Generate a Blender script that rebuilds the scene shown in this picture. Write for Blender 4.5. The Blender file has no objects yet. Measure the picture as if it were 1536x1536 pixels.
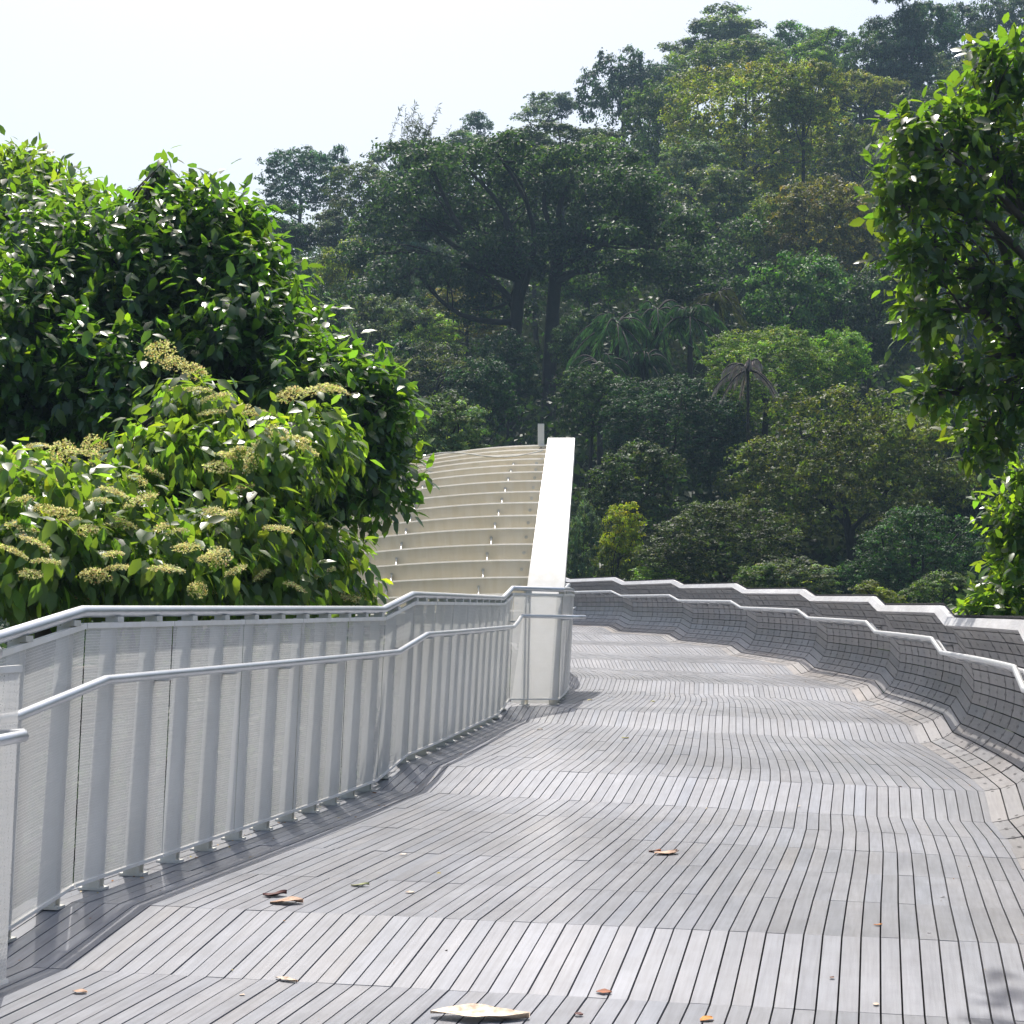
import bpy, math, random
import numpy as np
from mathutils import Vector, Matrix
random.seed(7)
rng = np.random.default_rng(7)
scene = bpy.context.scene
COL = scene.collection
R = math.radians

# ------------------------------------------------------------------ camera
# eye at the world origin looking along +Y, level, lens shifted up like a cropped photograph
F = 2600.0            # focal length in photograph pixels (1536 px wide)
HZ = 935.0            # row of the horizon
cam_d = bpy.data.cameras.new('camera')
cam = bpy.data.objects.new('camera', cam_d); COL.objects.link(cam)
cam_d.sensor_width = 36.0
cam_d.lens = 36.0 * F / 1536.0
cam_d.shift_y = (HZ - 768.0) / 1536.0
cam_d.clip_start = 0.1; cam_d.clip_end = 3000
cam.rotation_euler = (math.pi/2, 0, 0)
scene.camera = cam

def P(px, py, D):
    return np.array(((px-768.0)/F*D, D, (HZ-py)/F*D))

# ------------------------------------------------------------------ node helpers
def new_mat(name):
    m = bpy.data.materials.new(name); m.use_nodes = True
    nt = m.node_tree; nt.nodes.clear()
    out = nt.nodes.new('ShaderNodeOutputMaterial')
    return m, nt, out

class NB:
    def __init__(s, nt): s.nt = nt
    def n(s, t, **kw):
        nd = s.nt.nodes.new(t)
        for k, v in kw.items(): setattr(nd, k, v)
        return nd
    def l(s, a, b): s.nt.links.new(a, b)
    def math(s, op, a, b=None, c=None):
        nd = s.n('ShaderNodeMath', operation=op)
        for i, v in enumerate((a, b, c)):
            if v is None: continue
            if isinstance(v, (int, float)): nd.inputs[i].default_value = v
            else: s.l(v, nd.inputs[i])
        return nd.outputs[0]
    def mul(s, a, b, fac=1.0):
        nd = s.n('ShaderNodeMix', data_type='RGBA', blend_type='MULTIPLY')
        nd.inputs[0].default_value = fac
        for i, v in ((6, a), (7, b)):
            if isinstance(v, (tuple, list)): nd.inputs[i].default_value = (*v[:3], 1)
            else: s.l(v, nd.inputs[i])
        return nd.outputs[2]
    def mix(s, f, a, b):
        nd = s.n('ShaderNodeMix', data_type='RGBA')
        if isinstance(f, (int, float)): nd.inputs[0].default_value = f
        else: s.l(f, nd.inputs[0])
        for i, v in ((6, a), (7, b)):
            if isinstance(v, (tuple, list)): nd.inputs[i].default_value = (*v[:3], 1)
            else: s.l(v, nd.inputs[i])
        return nd.outputs[2]
    def ramp(s, f, stops):
        nd = s.n('ShaderNodeValToRGB')
        el = nd.color_ramp.elements
        while len(el) < len(stops): el.new(0.5)
        for e, (p, c) in zip(el, stops):
            e.position = p; e.color = (*c, 1) if len(c) == 3 else c
        s.l(f, nd.inputs[0]); return nd.outputs[0]
    def noise(s, vec, scale, detail=4, rough=.55):
        nd = s.n('ShaderNodeTexNoise'); nd.inputs['Scale'].default_value = scale
        nd.inputs['Detail'].default_value = detail; nd.inputs['Roughness'].default_value = rough
        if vec is not None: s.l(vec, nd.inputs['Vector'])
        return nd.outputs[0]

# ------------------------------------------------------------------ materials
def mat_wood(name, base, rough=.42, screws=False):
    m, nt, out = new_mat(name); b = NB(nt)
    uv = b.n('ShaderNodeUVMap', uv_map='UVMap').outputs[0]
    mp = b.n('ShaderNodeMapping'); b.l(uv, mp.inputs[0]); mp.inputs['Scale'].default_value = (3, 60, 1)
    grain = b.noise(mp.outputs[0], 1.0, 5, .65)
    mp2 = b.n('ShaderNodeMapping'); b.l(uv, mp2.inputs[0]); mp2.inputs['Scale'].default_value = (1.6, 6, 1)
    blot = b.noise(mp2.outputs[0], 1.0, 3)
    geo = b.n('ShaderNodeNewGeometry').outputs['Position']
    wear = b.noise(geo, .55, 5, .6)
    fine = b.noise(geo, 9, 4, .6)
    tint = b.n('ShaderNodeVertexColor', layer_name='tint').outputs[0]
    c = b.mul(tint, base)
    c = b.mul(c, b.ramp(grain, [(.3, (.80,.79,.78)), (.5, (.96,.96,.96)), (.72, (1.12,1.12,1.13))]))
    c = b.mul(c, b.ramp(blot, [(.3, (.88,.88,.89)), (.7, (1.08,1.07,1.05))]))
    c = b.mul(c, b.ramp(wear, [(.28, (.87,.86,.84)), (.5, (.97,.97,.97)), (.7, (1.10,1.10,1.11))]))
    c = b.mul(c, b.ramp(fine, [(.3, (.93,.92,.91)), (.6, (1.03,1.03,1.03))]))
    p = b.n('ShaderNodeBsdfPrincipled'); b.l(c, p.inputs['Base Color'])
    b.l(b.math('ADD', b.math('MULTIPLY', wear, .25), rough-.12), p.inputs['Roughness'])
    bp = b.n('ShaderNodeBump'); bp.inputs['Strength'].default_value = .25; bp.inputs['Distance'].default_value = .002
    b.l(grain, bp.inputs['Height']); b.l(bp.outputs[0], p.inputs['Normal'])
    b.l(p.outputs[0], out.inputs[0]); return m

def mat_plain(name, col, rough=.5, metal=0.0, var=.12, scale=6.0, dirt=None):
    m, nt, out = new_mat(name); b = NB(nt)
    geo = b.n('ShaderNodeNewGeometry').outputs['Position']
    no = b.noise(geo, scale, 5, .6)
    c = b.mul(col, b.ramp(no, [(.3, (1-var,)*3), (.7, (1+var*.6,)*3)]))
    if dirt:
        mp = b.n('ShaderNodeMapping'); b.l(geo, mp.inputs[0]); mp.inputs['Scale'].default_value = (9, 9, .8)
        st = b.noise(mp.outputs[0], 1.0, 4, .6)
        c = b.mul(c, b.ramp(st, [(.38, dirt), (.62, (1,1,1))]))
    p = b.n('ShaderNodeBsdfPrincipled'); b.l(c, p.inputs['Base Color'])
    p.inputs['Roughness'].default_value = rough; p.inputs['Metallic'].default_value = metal
    b.l(p.outputs[0], out.inputs[0]); return m

def mat_mesh():
    # perforated expanded metal: staggered slots are real openings in the sheet
    m, nt, out = new_mat('expanded_metal'); b = NB(nt)
    uv = b.n('ShaderNodeUVMap', uv_map='UVMap').outputs[0]
    sp = b.n('ShaderNodeSeparateXYZ'); b.l(uv, sp.inputs[0])
    u = b.math('DIVIDE', sp.outputs[0], .0085); v = b.math('DIVIDE', sp.outputs[1], .0120)
    row = b.math('FLOOR', v)
    par = b.math('MULTIPLY', b.math('MODULO', b.math('ABSOLUTE', row), 2.0), .5)
    fu = b.math('ABSOLUTE', b.math('SUBTRACT', b.math('FRACT', b.math('ADD', u, par)), .5))
    fv = b.math('ABSOLUTE', b.math('SUBTRACT', b.math('FRACT', v), .5))
    hole = b.math('MULTIPLY', b.math('LESS_THAN', fu, .135), b.math('LESS_THAN', fv, .42))
    geo = b.n('ShaderNodeNewGeometry').outputs['Position']
    no = b.noise(geo, 3.0, 4, .6)
    c = b.mul((.72,.72,.71), b.ramp(no, [(.3, (.86,.86,.85)), (.7, (1.05,)*3)]))
    p = b.n('ShaderNodeBsdfPrincipled'); b.l(c, p.inputs['Base Color'])
    p.inputs['Roughness'].default_value = .42; p.inputs['Metallic'].default_value = .25
    tl = b.n('ShaderNodeBsdfTranslucent'); tl.inputs[0].default_value = (.78,.78,.76,1)
    va = b.n('ShaderNodeVectorMath', operation='ADD'); b.l(b.n('ShaderNodeNewGeometry').outputs['Normal'], va.inputs[0]); 
    rip = b.math('ADD', b.math('MULTIPLY', sp.outputs[1], 205.0), b.math('ADD', b.math('MULTIPLY', sp.outputs[0], 9.0), b.math('MULTIPLY', b.noise(geo, 5.0, 3), 9.0)))
    cx = b.n('ShaderNodeCombineXYZ'); b.l(b.math('ADD', b.math('MULTIPLY', b.math('SINE', rip), .46), -.72), cx.inputs[2]); b.l(cx.outputs[0], va.inputs[1])
    vn = b.n('ShaderNodeVectorMath', operation='NORMALIZE'); b.l(va.outputs[0], vn.inputs[0]); b.l(vn.outputs[0], tl.inputs['Normal'])
    s0 = b.n('ShaderNodeMixShader'); s0.inputs[0].default_value = .24
    b.l(p.outputs[0], s0.inputs[1]); b.l(tl.outputs[0], s0.inputs[2])
    tr = b.n('ShaderNodeBsdfTransparent')
    s1 = b.n('ShaderNodeMixShader'); b.l(hole, s1.inputs[0])
    b.l(s0.outputs[0], s1.inputs[1]); b.l(tr.outputs[0], s1.inputs[2])
    b.l(s1.outputs[0], out.inputs[0]); return m

def mat_leaf(name, base=None, trans=None, rough=.32, tfac=.38, spec=.5):
    """base None: colour comes from the object's own colour (one mesh shared by several trees)"""
    m, nt, out = new_mat(name); b = NB(nt)
    tint = b.n('ShaderNodeVertexColor', layer_name='tint').outputs[0]
    if base is None:
        oc = b.n('ShaderNodeObjectInfo').outputs['Color']
        c = b.mul(tint, oc); tcol = b.mul(b.mul(tint, oc), (2.4, 2.6, .75))
    else:
        c = b.mul(tint, base); tcol = b.mul(tint, trans)
    p = b.n('ShaderNodeBsdfPrincipled'); b.l(c, p.inputs['Base Color'])
    p.inputs['Roughness'].default_value = rough; p.inputs['Specular IOR Level'].default_value = spec
    t = b.n('ShaderNodeBsdfTranslucent'); b.l(tcol, t.inputs[0])
    s = b.n('ShaderNodeMixShader'); s.inputs[0].default_value = tfac
    b.l(p.outputs[0], s.inputs[1]); b.l(t.outputs[0], s.inputs[2])
    b.l(s.outputs[0], out.inputs[0]); return m

M = {}
M['deck'] = mat_wood('weathered_deck_wood', (.262,.270,.296), .34)
M['shellwood'] = mat_wood('weathered_shell_wood', (.262,.252,.254), .38)
M['dark'] = mat_plain('shadow_gap_steel', (.022,.022,.025), .8)
M['screw'] = mat_plain('screw_steel', (.03,.03,.032), .5, .3)
M['white'] = mat_plain('white_painted_steel', (.80,.79,.76), .38, 0, .05, 2.0, (.93,.92,.88))
M['cream'] = mat_plain('cream_painted_steel', (.86,.80,.68), .5, 0, .06, 1.5, (.93,.91,.86))
M['post'] = mat_plain('grey_white_painted_post', (.62,.62,.59), .5, 0, .1, 8, (.86,.84,.78))
M['tube'] = mat_plain('brushed_steel_tube', (.62,.64,.66), .32, .75, .08, 10)
M['galv'] = mat_plain('galvanised_rail', (.72,.73,.74), .35, .5, .1, 12)
M['cap'] = mat_wood('pale_cap_wood', (.62,.62,.63), .45)
M['mesh'] = mat_mesh()
M['bark'] = mat_plain('bark', (.075,.06,.045), .85, 0, .5, 9)
M['barkfar'] = mat_plain('far_bark', (.035,.028,.024), .9, 0, .4, 2)
M['soil'] = mat_plain('leaf_litter_soil', (.018,.024,.010), .95, 0, .4, .8)
M['soil'].node_tree.nodes['Principled BSDF'].inputs['Specular IOR Level'].default_value = 0
M['leaf_big'] = mat_leaf('glossy_dark_leaf', (.036,.088,.024), (.21,.43,.024), .30, .44, .8)
M['leaf_flower'] = mat_leaf('soft_bright_leaf', (.050,.108,.024), (.31,.51,.034), .36, .50, .7)
M['leaf_light'] = mat_leaf('fresh_leaf', (.040,.090,.016), (.28,.49,.03), .34, .46, .7)
M['leaf_right'] = mat_leaf('leathery_leaf', (.034,.076,.018), (.23,.42,.024), .27, .42, .8)
M['leaf_far'] = mat_leaf('forest_leaf', None, None, .52, .31, .24)
M['leaf_dead'] = mat_leaf('dead_frond', (.36,.33,.30), (.30,.27,.22), .7, .25, .2)
M['flower'] = mat_leaf('cream_blossom', (.78,.74,.40), (.74,.71,.28), .7, .4, .2)
M['twig'] = mat_plain('twig_bark', (.10,.075,.05), .8, 0, .4, 30)

# ------------------------------------------------------------------ mesh helpers
def link(name, me, parent=None):
    o = bpy.data.objects.new(name, me); COL.objects.link(o)
    if parent is not None: o.parent = parent
    return o

def mesh_np(name, V, faces, mats, tint=None, uv=None, midx=None, smooth=False):
    """faces: (n,k) int array of one polygon size, or a list of such arrays"""
    if not isinstance(faces, list): faces = [faces]
    V = np.asarray(V, dtype=np.float32)
    me = bpy.data.meshes.new(name)
    nl = sum(f.size for f in faces); nf = sum(len(f) for f in faces)
    me.vertices.add(len(V)); me.vertices.foreach_set('co', V.ravel())
    me.loops.add(nl); me.polygons.add(nf)
    loops = np.concatenate([f.ravel() for f in faces]).astype(np.int32)
    tot = np.concatenate([np.full(len(f), f.shape[1]) for f in faces]).astype(np.int32)
    start = np.concatenate(([0], np.cumsum(tot)[:-1])).astype(np.int32)
    me.loops.foreach_set('vertex_index', loops)
    me.polygons.foreach_set('loop_start', start); me.polygons.foreach_set('loop_total', tot)
    if midx is not None: me.polygons.foreach_set('material_index', np.asarray(midx, np.int32))
    me.polygons.foreach_set('use_smooth', np.full(nf, smooth, bool))
    me.update(calc_edges=True)
    if not isinstance(mats, (list, tuple)): mats = [mats]
    for m in mats: me.materials.append(m)
    if tint is not None:
        a = me.color_attributes.new('tint', 'FLOAT_COLOR', 'CORNER')
        T = np.repeat(np.asarray(tint, np.float32), tot, axis=0)
        a.data.foreach_set('color', np.concatenate([T, np.ones((nl,1), np.float32)], 1).ravel())
    if uv is not None:
        u = me.uv_layers.new(name='UVMap'); u.data.foreach_set('uv', np.asarray(uv, np.float32).ravel())
    return me

class MB:
    """collects shapes into one mesh"""
    def __init__(s): s.v = []; s.f = []; s.uv = []; s.mi = []; s.t = []; s.sm = []
    def poly(s, pts, uv=None, mi=0, t=(1,1,1), sm=False):
        b = len(s.v); s.v += [tuple(p) for p in pts]; s.f.append(list(range(b, b+len(pts))))
        s.uv += list(uv) if uv else [(0,0)]*len(pts); s.mi.append(mi); s.t.append(t); s.sm.append(sm)
    def hexa(s, c, mi=0, t=(1,1,1)):
        """8 corners: bottom 4 ccw, top 4 ccw"""
        for q in ((3,2,1,0),(4,5,6,7),(0,1,5,4),(1,2,6,5),(2,3,7,6),(3,0,4,7)):
            s.poly([c[i] for i in q], None, mi, t)
    def box(s, ctr, ax, ay, az, hx, hy, hz, mi=0, t=(1,1,1)):
        c = np.array(ctr); X, Y, Z = np.array(ax)*hx, np.array(ay)*hy, np.array(az)*hz
        s.hexa([c-X-Y-Z, c+X-Y-Z, c+X+Y-Z, c-X+Y-Z, c-X-Y+Z, c+X-Y+Z, c+X+Y+Z, c-X+Y+Z], mi, t)
    def tube(s, pts, r, n=10, mi=0, t=(1,1,1), caps=True):
        pts = [np.array(p, float) for p in pts]
        k = len(pts); rr = r if isinstance(r, (list, tuple, np.ndarray)) else [r]*k
        b = len(s.v); prev = None
        for i in range(k):
            d1 = pts[i]-pts[i-1] if i else pts[1]-pts[0]
            d2 = pts[i+1]-pts[i] if i < k-1 else d1
            d = d1/np.linalg.norm(d1)+d2/np.linalg.norm(d2); d /= np.linalg.norm(d)
            ref = np.array((0,0,1.)) if abs(d[2]) < .9 else np.array((1.,0,0))
            if prev is None:
                x = np.cross(ref, d)
            else:
                x = prev - d*np.dot(prev, d)
            x /= np.linalg.norm(x); prev = x; y = np.cross(d, x)
            for j in range(n):
                a = 2*math.pi*j/n
                s.v.append(tuple(pts[i]+rr[i]*(math.cos(a)*x+math.sin(a)*y))); 
        for i in range(k-1):
            for j in range(n):
                j2 = (j+1) % n
                s.f.append([b+i*n+j, b+i*n+j2, b+(i+1)*n+j2, b+(i+1)*n+j])
                s.uv += [(0,0)]*4; s.mi.append(mi); s.t.append(t); s.sm.append(True)
        if caps:
            for i, rev in ((0, True), (k-1, False)):
                idx = [b+i*n+j for j in range(n)]
                if rev: idx.reverse()
                s.f.append(idx); s.uv += [(0,0)]*n; s.mi.append(mi); s.t.append(t); s.sm.append(False)
    def mesh(s, name, mats):
        me = bpy.data.meshes.new(name); me.from_pydata(s.v, [], s.f)
        if not isinstance(mats, (list, tuple)): mats = [mats]
        for m in mats: me.materials.append(m)
        me.polygons.foreach_set('material_index', np.array(s.mi, np.int32))
        me.polygons.foreach_set('use_smooth', np.array(s.sm, bool))
        u = me.uv_layers.new(name='UVMap'); u.data.foreach_set('uv', np.array(s.uv, np.float32).ravel())
        a = me.color_attributes.new('tint', 'FLOAT_COLOR', 'CORNER')
        T = np.concatenate([np.tile((*t, 1.0), (len(f), 1)) for t, f in zip(s.t, s.f)])
        a.data.foreach_set('color', T.astype(np.float32).ravel())
        me.update(); return me
    def build(s, name, mats, parent=None): return link(name, s.mesh(name, mats), parent)

def tag(o, label, cat, group=None):
    o['label'] = label; o['category'] = cat
    if group: o['group'] = group
    return o
def thing(name, label, cat, loc=(0,0,0), group=None):
    o = bpy.data.objects.new(name, None); COL.objects.link(o); o.location = loc
    o.empty_display_size = .2
    return tag(o, label, cat, group)
def attach(root, o):
    """parent a mesh built in world coordinates to a root placed elsewhere"""
    o.parent = root; o.location = -Vector(root.location); return o
def structure(o): o['kind'] = 'structure'; return o

# ------------------------------------------------------------------ deck geometry
# top of each short ramp: left edge (x, y, depth below the eye), right edge
TOPS = [  # L                      E
 ((-4.00,-2.70,1.50), (-.30,-3.20,1.50)),
 ((-2.95, 2.30,1.35), (1.00, 1.50,1.35)),
 ((-1.87, 7.37,1.185), (2.02, 6.40,1.19)),
 ((-.77, 12.65,1.027), (3.05,11.20,1.085)),
 ((-.035,18.30,.866), (3.68,16.00,.942)),
 ((.72, 23.30,.72), (4.02,20.60,.785)),
 ((.60, 27.50,.55), (3.95,25.10,.61)),
 ((.15, 31.50,.36), (3.55,29.60,.425)),
 ((-.60,35.30,.19), (2.90,34.00,.25)),
 ((-1.6,38.80,.03), (2.00,38.20,.09)),
 ((-2.8,41.60,-.12), (.90,42.00,-.06)),
 ((-4.2,43.80,-.27), (-.5,45.50,-.21)),
]
TOPS = [(np.array(l), np.array(e)) for l, e in TOPS]
TOPS = [(np.array((l[0],l[1],-l[2])), np.array((e[0],e[1],-e[2]))) for l, e in TOPS]
RL, RR = .78, .115
NSUB = 5
stations = []     # (L, E, kind)  kind 'b' ramp foot, 't' ramp top, '' on a landing
for k in range(len(TOPS)):
    L, E = TOPS[k]
    kp = max(k-1, 0); kn = min(k+1, len(TOPS)-1)
    fL, fE = [], []
    for side, lst in ((0, fL), (1, fE)):
        d = TOPS[k][side]-TOPS[kp][side] if k else TOPS[kn][side]-TOPS[k][side]
        d = d[:2]/np.linalg.norm(d[:2])
        p = TOPS[k][side].copy(); p[:2] -= d*RL; p[2] -= RR; lst.append(p)
    bL, bE = fL[0], fE[0]
    if k > 0:
        pL, pE = TOPS[k-1]
        for j in range(1, NSUB):
            t = j/NSUB
            def bez(a, b, c0, c1):     # gentle curve on the landing
                m0 = c0; m1 = c1
                h00=2*t**3-3*t**2+1; h10=t**3-2*t**2+t; h01=-2*t**3+3*t**2; h11=t**3-t**2
                q = h00*a+h10*m0+h01*b+h11*m1; q[2] = a[2]+(b[2]-a[2])*t; return q
            def tang(side, kk):
                a = TOPS[max(kk-1,0)][side]; c = TOPS[min(kk+1,len(TOPS)-1)][side]; d = c-a
                return d/np.linalg.norm(d)*np.linalg.norm((bL-pL) if side == 0 else (bE-pE))
            stations.append((bez(pL, bL, tang(0,k-1), tang(0,k)), bez(pE, bE, tang(1,k-1), tang(1,k)), ''))
    stations.append((bL, bE, 'b')); stations.append((L, E, 't'))
SL = np.array([s[0] for s in stations]); SE = np.array([s[1] for s in stations])
SK = [s[2] for s in stations]
NS = len(stations)

def build_deck():
    p, gap, th = .0715, .0066, .025
    C = (SL+SE)/2
    A = SE-SL; W = np.linalg.norm(A[:, :2], axis=1)
    U = A/W[:, None]
    V, Fq, T, UV, MI = [], [], [], [], []
    band = rng.uniform(.93, 1.05, NS)
    nb = 0
    for i in range(NS-1):
        kmin = int(math.floor(-max(W[i], W[i+1])/2/p))-2; kmax = -kmin
        ln = np.linalg.norm(C[i+1]-C[i])
        for k in range(kmin, kmax):
            c = []
            ok = False
            for j in (i, i+1):
                cu = abs(np.dot(U[j][:2], np.array((1,0)))) # skew: keep the pitch measured across the planks
                lo, hi = -W[j]/2-.22, W[j]/2+.02
                a = k*p*1.0+gap/2; b_ = (k+1)*p-gap/2
                a2, b2 = min(max(a, lo), hi), min(max(b_, lo), hi)
                c.append((a2, b2))
                if b2-a2 > .012: ok = True
            if not ok: continue
            g = .0009
            d = (C[i+1]-C[i])/ln*g
            z = rng.normal(0, .0009)
            q = []
            for jj, j in enumerate((i, i+1)):
                s = d if jj == 0 else -d
                for a in c[jj]: q.append(C[j]+U[j]*a+s+np.array((0,0,z)))
            # top: q0 q1 (near left,right) q2 q3 (far)
            top = [q[0], q[1], q[3], q[2]]
            bot = [v-np.array((0,0,th)) for v in top]
            base = len(V); V += top+bot
            Fq += [[base, base+1, base+2, base+3], [base, base+4, base+5, base+1], [base+1, base+5, base+6, base+2],
                   [base+2, base+6, base+7, base+3], [base+3, base+7, base+4, base]]
            br = band[i]*(1+rng.normal(0, .042)); wm = rng.normal(0, .010)
            t = (br*(1+wm), br, br*(1-wm*1.3))
            T += [t]*5; MI += [0]*5
            ou, ov = rng.uniform(0, 50), rng.uniform(0, 50); w = p
            UV += [(ou,ov), (ou,ov+w), (ou+ln,ov+w), (ou+ln,ov)]
            for _ in range(4): UV += [(ou,ov), (ou,ov+.02), (ou+.02,ov+.02), (ou+.02,ov)]
            nb += 1
    # dark substructure seen through the gaps, and the soffit
    for i in range(NS-1):
        a, b_, c_, d_ = SL[i]-U[i]*.24, SE[i]+U[i]*.3, SE[i+1]+U[i+1]*.3, SL[i+1]-U[i+1]*.24
        for dz, rev in ((-.045, False), (-.40, True)):
            base = len(V); V += [v+np.array((0,0,dz)) for v in (a, b_, c_, d_)]
            f = [base, base+1, base+2, base+3]
            Fq.append(f[::-1] if rev else f); T.append((1,1,1)); MI.append(1); UV += [(0,0)]*4
        for s0, s1 in ((a, d_), (b_, c_)):
            base = len(V); V += [s0+np.array((0,0,-.045)), s1+np.array((0,0,-.045)), s1+np.array((0,0,-.40)), s0+np.array((0,0,-.40))]
            Fq.append([base, base+1, base+2, base+3]); T.append((1,1,1)); MI.append(1); UV += [(0,0)]*4
    me = mesh_np('deck', np.array(V), np.array(Fq), [M['deck'], M['dark']], np.array(T), np.array(UV), MI)
    return structure(link('deck', me))
build_deck()

def deck_hit(px, py):
    d = np.array(((px-768)/F, 1.0, (HZ-py)/F)); best = None
    for i in range(4, NS-1):
        for tri in ((SL[i], SE[i], SE[i+1]), (SL[i], SE[i+1], SL[i+1])):
            e1, e2 = tri[1]-tri[0], tri[2]-tri[0]; h = np.cross(d, e2); a = np.dot(e1, h)
            if abs(a) < 1e-9: continue
            s = -tri[0]; u = np.dot(s, h)/a; q = np.cross(s, e1); v = np.dot(d, q)/a; t = np.dot(e2, q)/a
            if u > -.01 and v > -.01 and u+v < 1.02 and t > 1:
                n = np.cross(e1, e2); n /= np.linalg.norm(n)
                if best is None or t < best[0]: best = (t, d*t, n, (SE[i+1]-SE[i])/np.linalg.norm(SE[i+1]-SE[i]))
    return best

# ------------------------------------------------------------------ curved timber shell on the right
PROF = [(0,0),(.10,.018),(.20,.05),(.285,.105),(.355,.18),(.41,.265),(.445,.36),(.465,.46),(.468,.56),(.455,.66),
        (.430,.755),(.395,.845),(.350,.93),(.295,1.005),(.235,1.07)]
PROF = np.array(PROF)
TE = np.gradient(SE[:, :2], axis=0)
ON = np.stack([TE[:,1], -TE[:,0]], 1); ON /= np.linalg.norm(ON, axis=1)[:, None]
for _ in range(2):
    ON[1:-1] = (ON[:-2]+2*ON[1:-1]+ON[2:])/4; ON /= np.linalg.norm(ON, axis=1)[:, None]
def shell_pt(i, o, z): return np.array((SE[i][0]+ON[i][0]*o, SE[i][1]+ON[i][1]*o, SE[i][2]+z))
I0 = 2
wall = thing('timber_wall', 'curved grey timber slat wall sweeping along the right edge of the deck', 'wall', tuple(SE[16]))
def build_shell():
    lower, upper, back = MB(), MB(), MB()
    pn = []
    for r in range(len(PROF)-1):
        d = PROF[r+1]-PROF[r]; n = np.array((-d[1], d[0])); pn.append(n/np.linalg.norm(n))
    for i in range(I0, NS-1):
        dl = SE[i+1]-SE[i]; ln = np.linalg.norm(dl); dn = dl/ln
        ncol = 2 if ln < .9 else 2
        for r in range(len(PROF)-1):
            mb = lower if r < 10 else upper
            o0, z0 = PROF[r]; o1, z1 = PROF[r+1]; n = pn[r]
            e = (PROF[r+1]-PROF[r]); e = e/np.linalg.norm(e)*.0045
            br = rng.uniform(.84, 1.12); wm = rng.normal(0, .02); 
            stag = .5
            cuts = [0, 1] if SK[i] == 'b' else [0, .5, 1]
            for a, b_ in zip(cuts[:-1], cuts[1:]):
                def pt(j, prof, off):
                    o, z = prof[0]+n[0]*off, prof[1]+n[1]*off
                    return shell_pt(j, o, z)
                rise = rng.normal(0, .0012)
                pr0 = (o0+e[0], z0+e[1]); pr1 = (o1-e[0], z1-e[1])
                g = dn*.0075
                def fp_(f, prof, off): return pt(i,prof,off)*(1-f)+pt(i+1,prof,off)*f
                fr = [fp_(a,pr0,rise)+g, fp_(b_,pr0,rise)-g, fp_(b_,pr1,rise)-g, fp_(a,pr1,rise)+g]
                bk = [fp_(a,pr0,-.022)+g, fp_(b_,pr0,-.022)-g, fp_(b_,pr1,-.022)-g, fp_(a,pr1,-.022)+g]
                u0 = rng.uniform(0,50); v0 = rng.uniform(0,50); w = .1; br = rng.uniform(.88,1.1)
                t = (br*(1+wm), br, br*(1-wm))
                mb.poly(fr[::-1], [(u0,v0+w),(u0+ln,v0+w),(u0+ln,v0),(u0,v0)], 0, t)
                for q in ((0,1),(1,2),(2,3),(3,0)):
                    mb.poly([fr[q[0]], fr[q[1]], bk[q[1]], bk[q[0]]], [(0,0)]*4, 0, t)
                # screw heads, two at each end of a board
                if SE[i][1] < 36:
                    for uu in (.07, .93) if len(cuts) == 3 else (.05, .95):
                        for vv in (.5,):
                            c = (fr[0]*(1-uu)+fr[1]*uu)*(1-vv)+(fr[3]*(1-uu)+fr[2]*uu)*vv
                            nn = np.cross(fr[1]-fr[0], fr[3]-fr[0]); nn /= -np.linalg.norm(nn)
                            ax = dn; ay = np.cross(nn, ax)
                            mb.poly([c+nn*.0016+.0115*(math.cos(k*math.pi/3)*ax+math.sin(k*math.pi/3)*ay) for k in range(6)], None, 1)
        # backing sheet and outer skin
        for r in range(len(PROF)-1):
            (o0,z0),(o1,z1) = PROF[r], PROF[r+1]; n = pn[r]
            k = -.028
            lower_pts = [shell_pt(i,o0+n[0]*k,z0+n[1]*k), shell_pt(i+1,o0+n[0]*k,z0+n[1]*k), shell_pt(i+1,o1+n[0]*k,z1+n[1]*k), shell_pt(i,o1+n[0]*k,z1+n[1]*k)]
            back.poly(lower_pts)
            k = -.09
            back.poly([shell_pt(i,o0+n[0]*k,z0+n[1]*k), shell_pt(i+1,o0+n[0]*k,z0+n[1]*k), shell_pt(i+1,o1+n[0]*k,z1+n[1]*k), shell_pt(i,o1+n[0]*k,z1+n[1]*k)][::-1])
    attach(wall, lower.build('seat_slats', [M['shellwood'], M['screw']]))
    attach(wall, upper.build('upper_slats', [M['shellwood'], M['screw']]))
    attach(wall, back.build('backing_sheet', M['dark']))
    # cap: sloped top board
    cap = MB()
    for i in range(I0, NS-1):
        ln = np.linalg.norm(SE[i+1]-SE[i]); br = rng.uniform(.93, 1.06)
        sec = [(.212,1.040),(.252,1.108),(.330,1.100),(.300,1.015)]
        A = [shell_pt(i,o,z) for o,z in sec]; B = [shell_pt(i+1,o,z) for o,z in sec]
        for q in range(4):
            q2 = (q+1) % 4; u0 = rng.uniform(0,50)
            cap.poly([A[q], B[q], B[q2], A[q2]][::-1], [(u0,.1),(u0+ln,.1),(u0+ln,0),(u0,0)], 0, (br,)*3)
        if i in (I0, NS-2): cap.poly(A if i == I0 else B[::-1])
    attach(wall, cap.build('cap', M['cap']))
    # inner rail: flat-topped double tube on short brackets
    pts = [shell_pt(i, .19, .80) for i in range(I0, NS)]
    rl = MB(); rl.tube(pts, .021, 8)
    rail = attach(wall, rl.build('handrail', M['galv']))
    r2 = MB(); r2.tube([shell_pt(i, .255, .775) for i in range(I0, NS)], .016, 8)
    attach(wall, r2.build('backing_rail', M['galv']))
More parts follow.
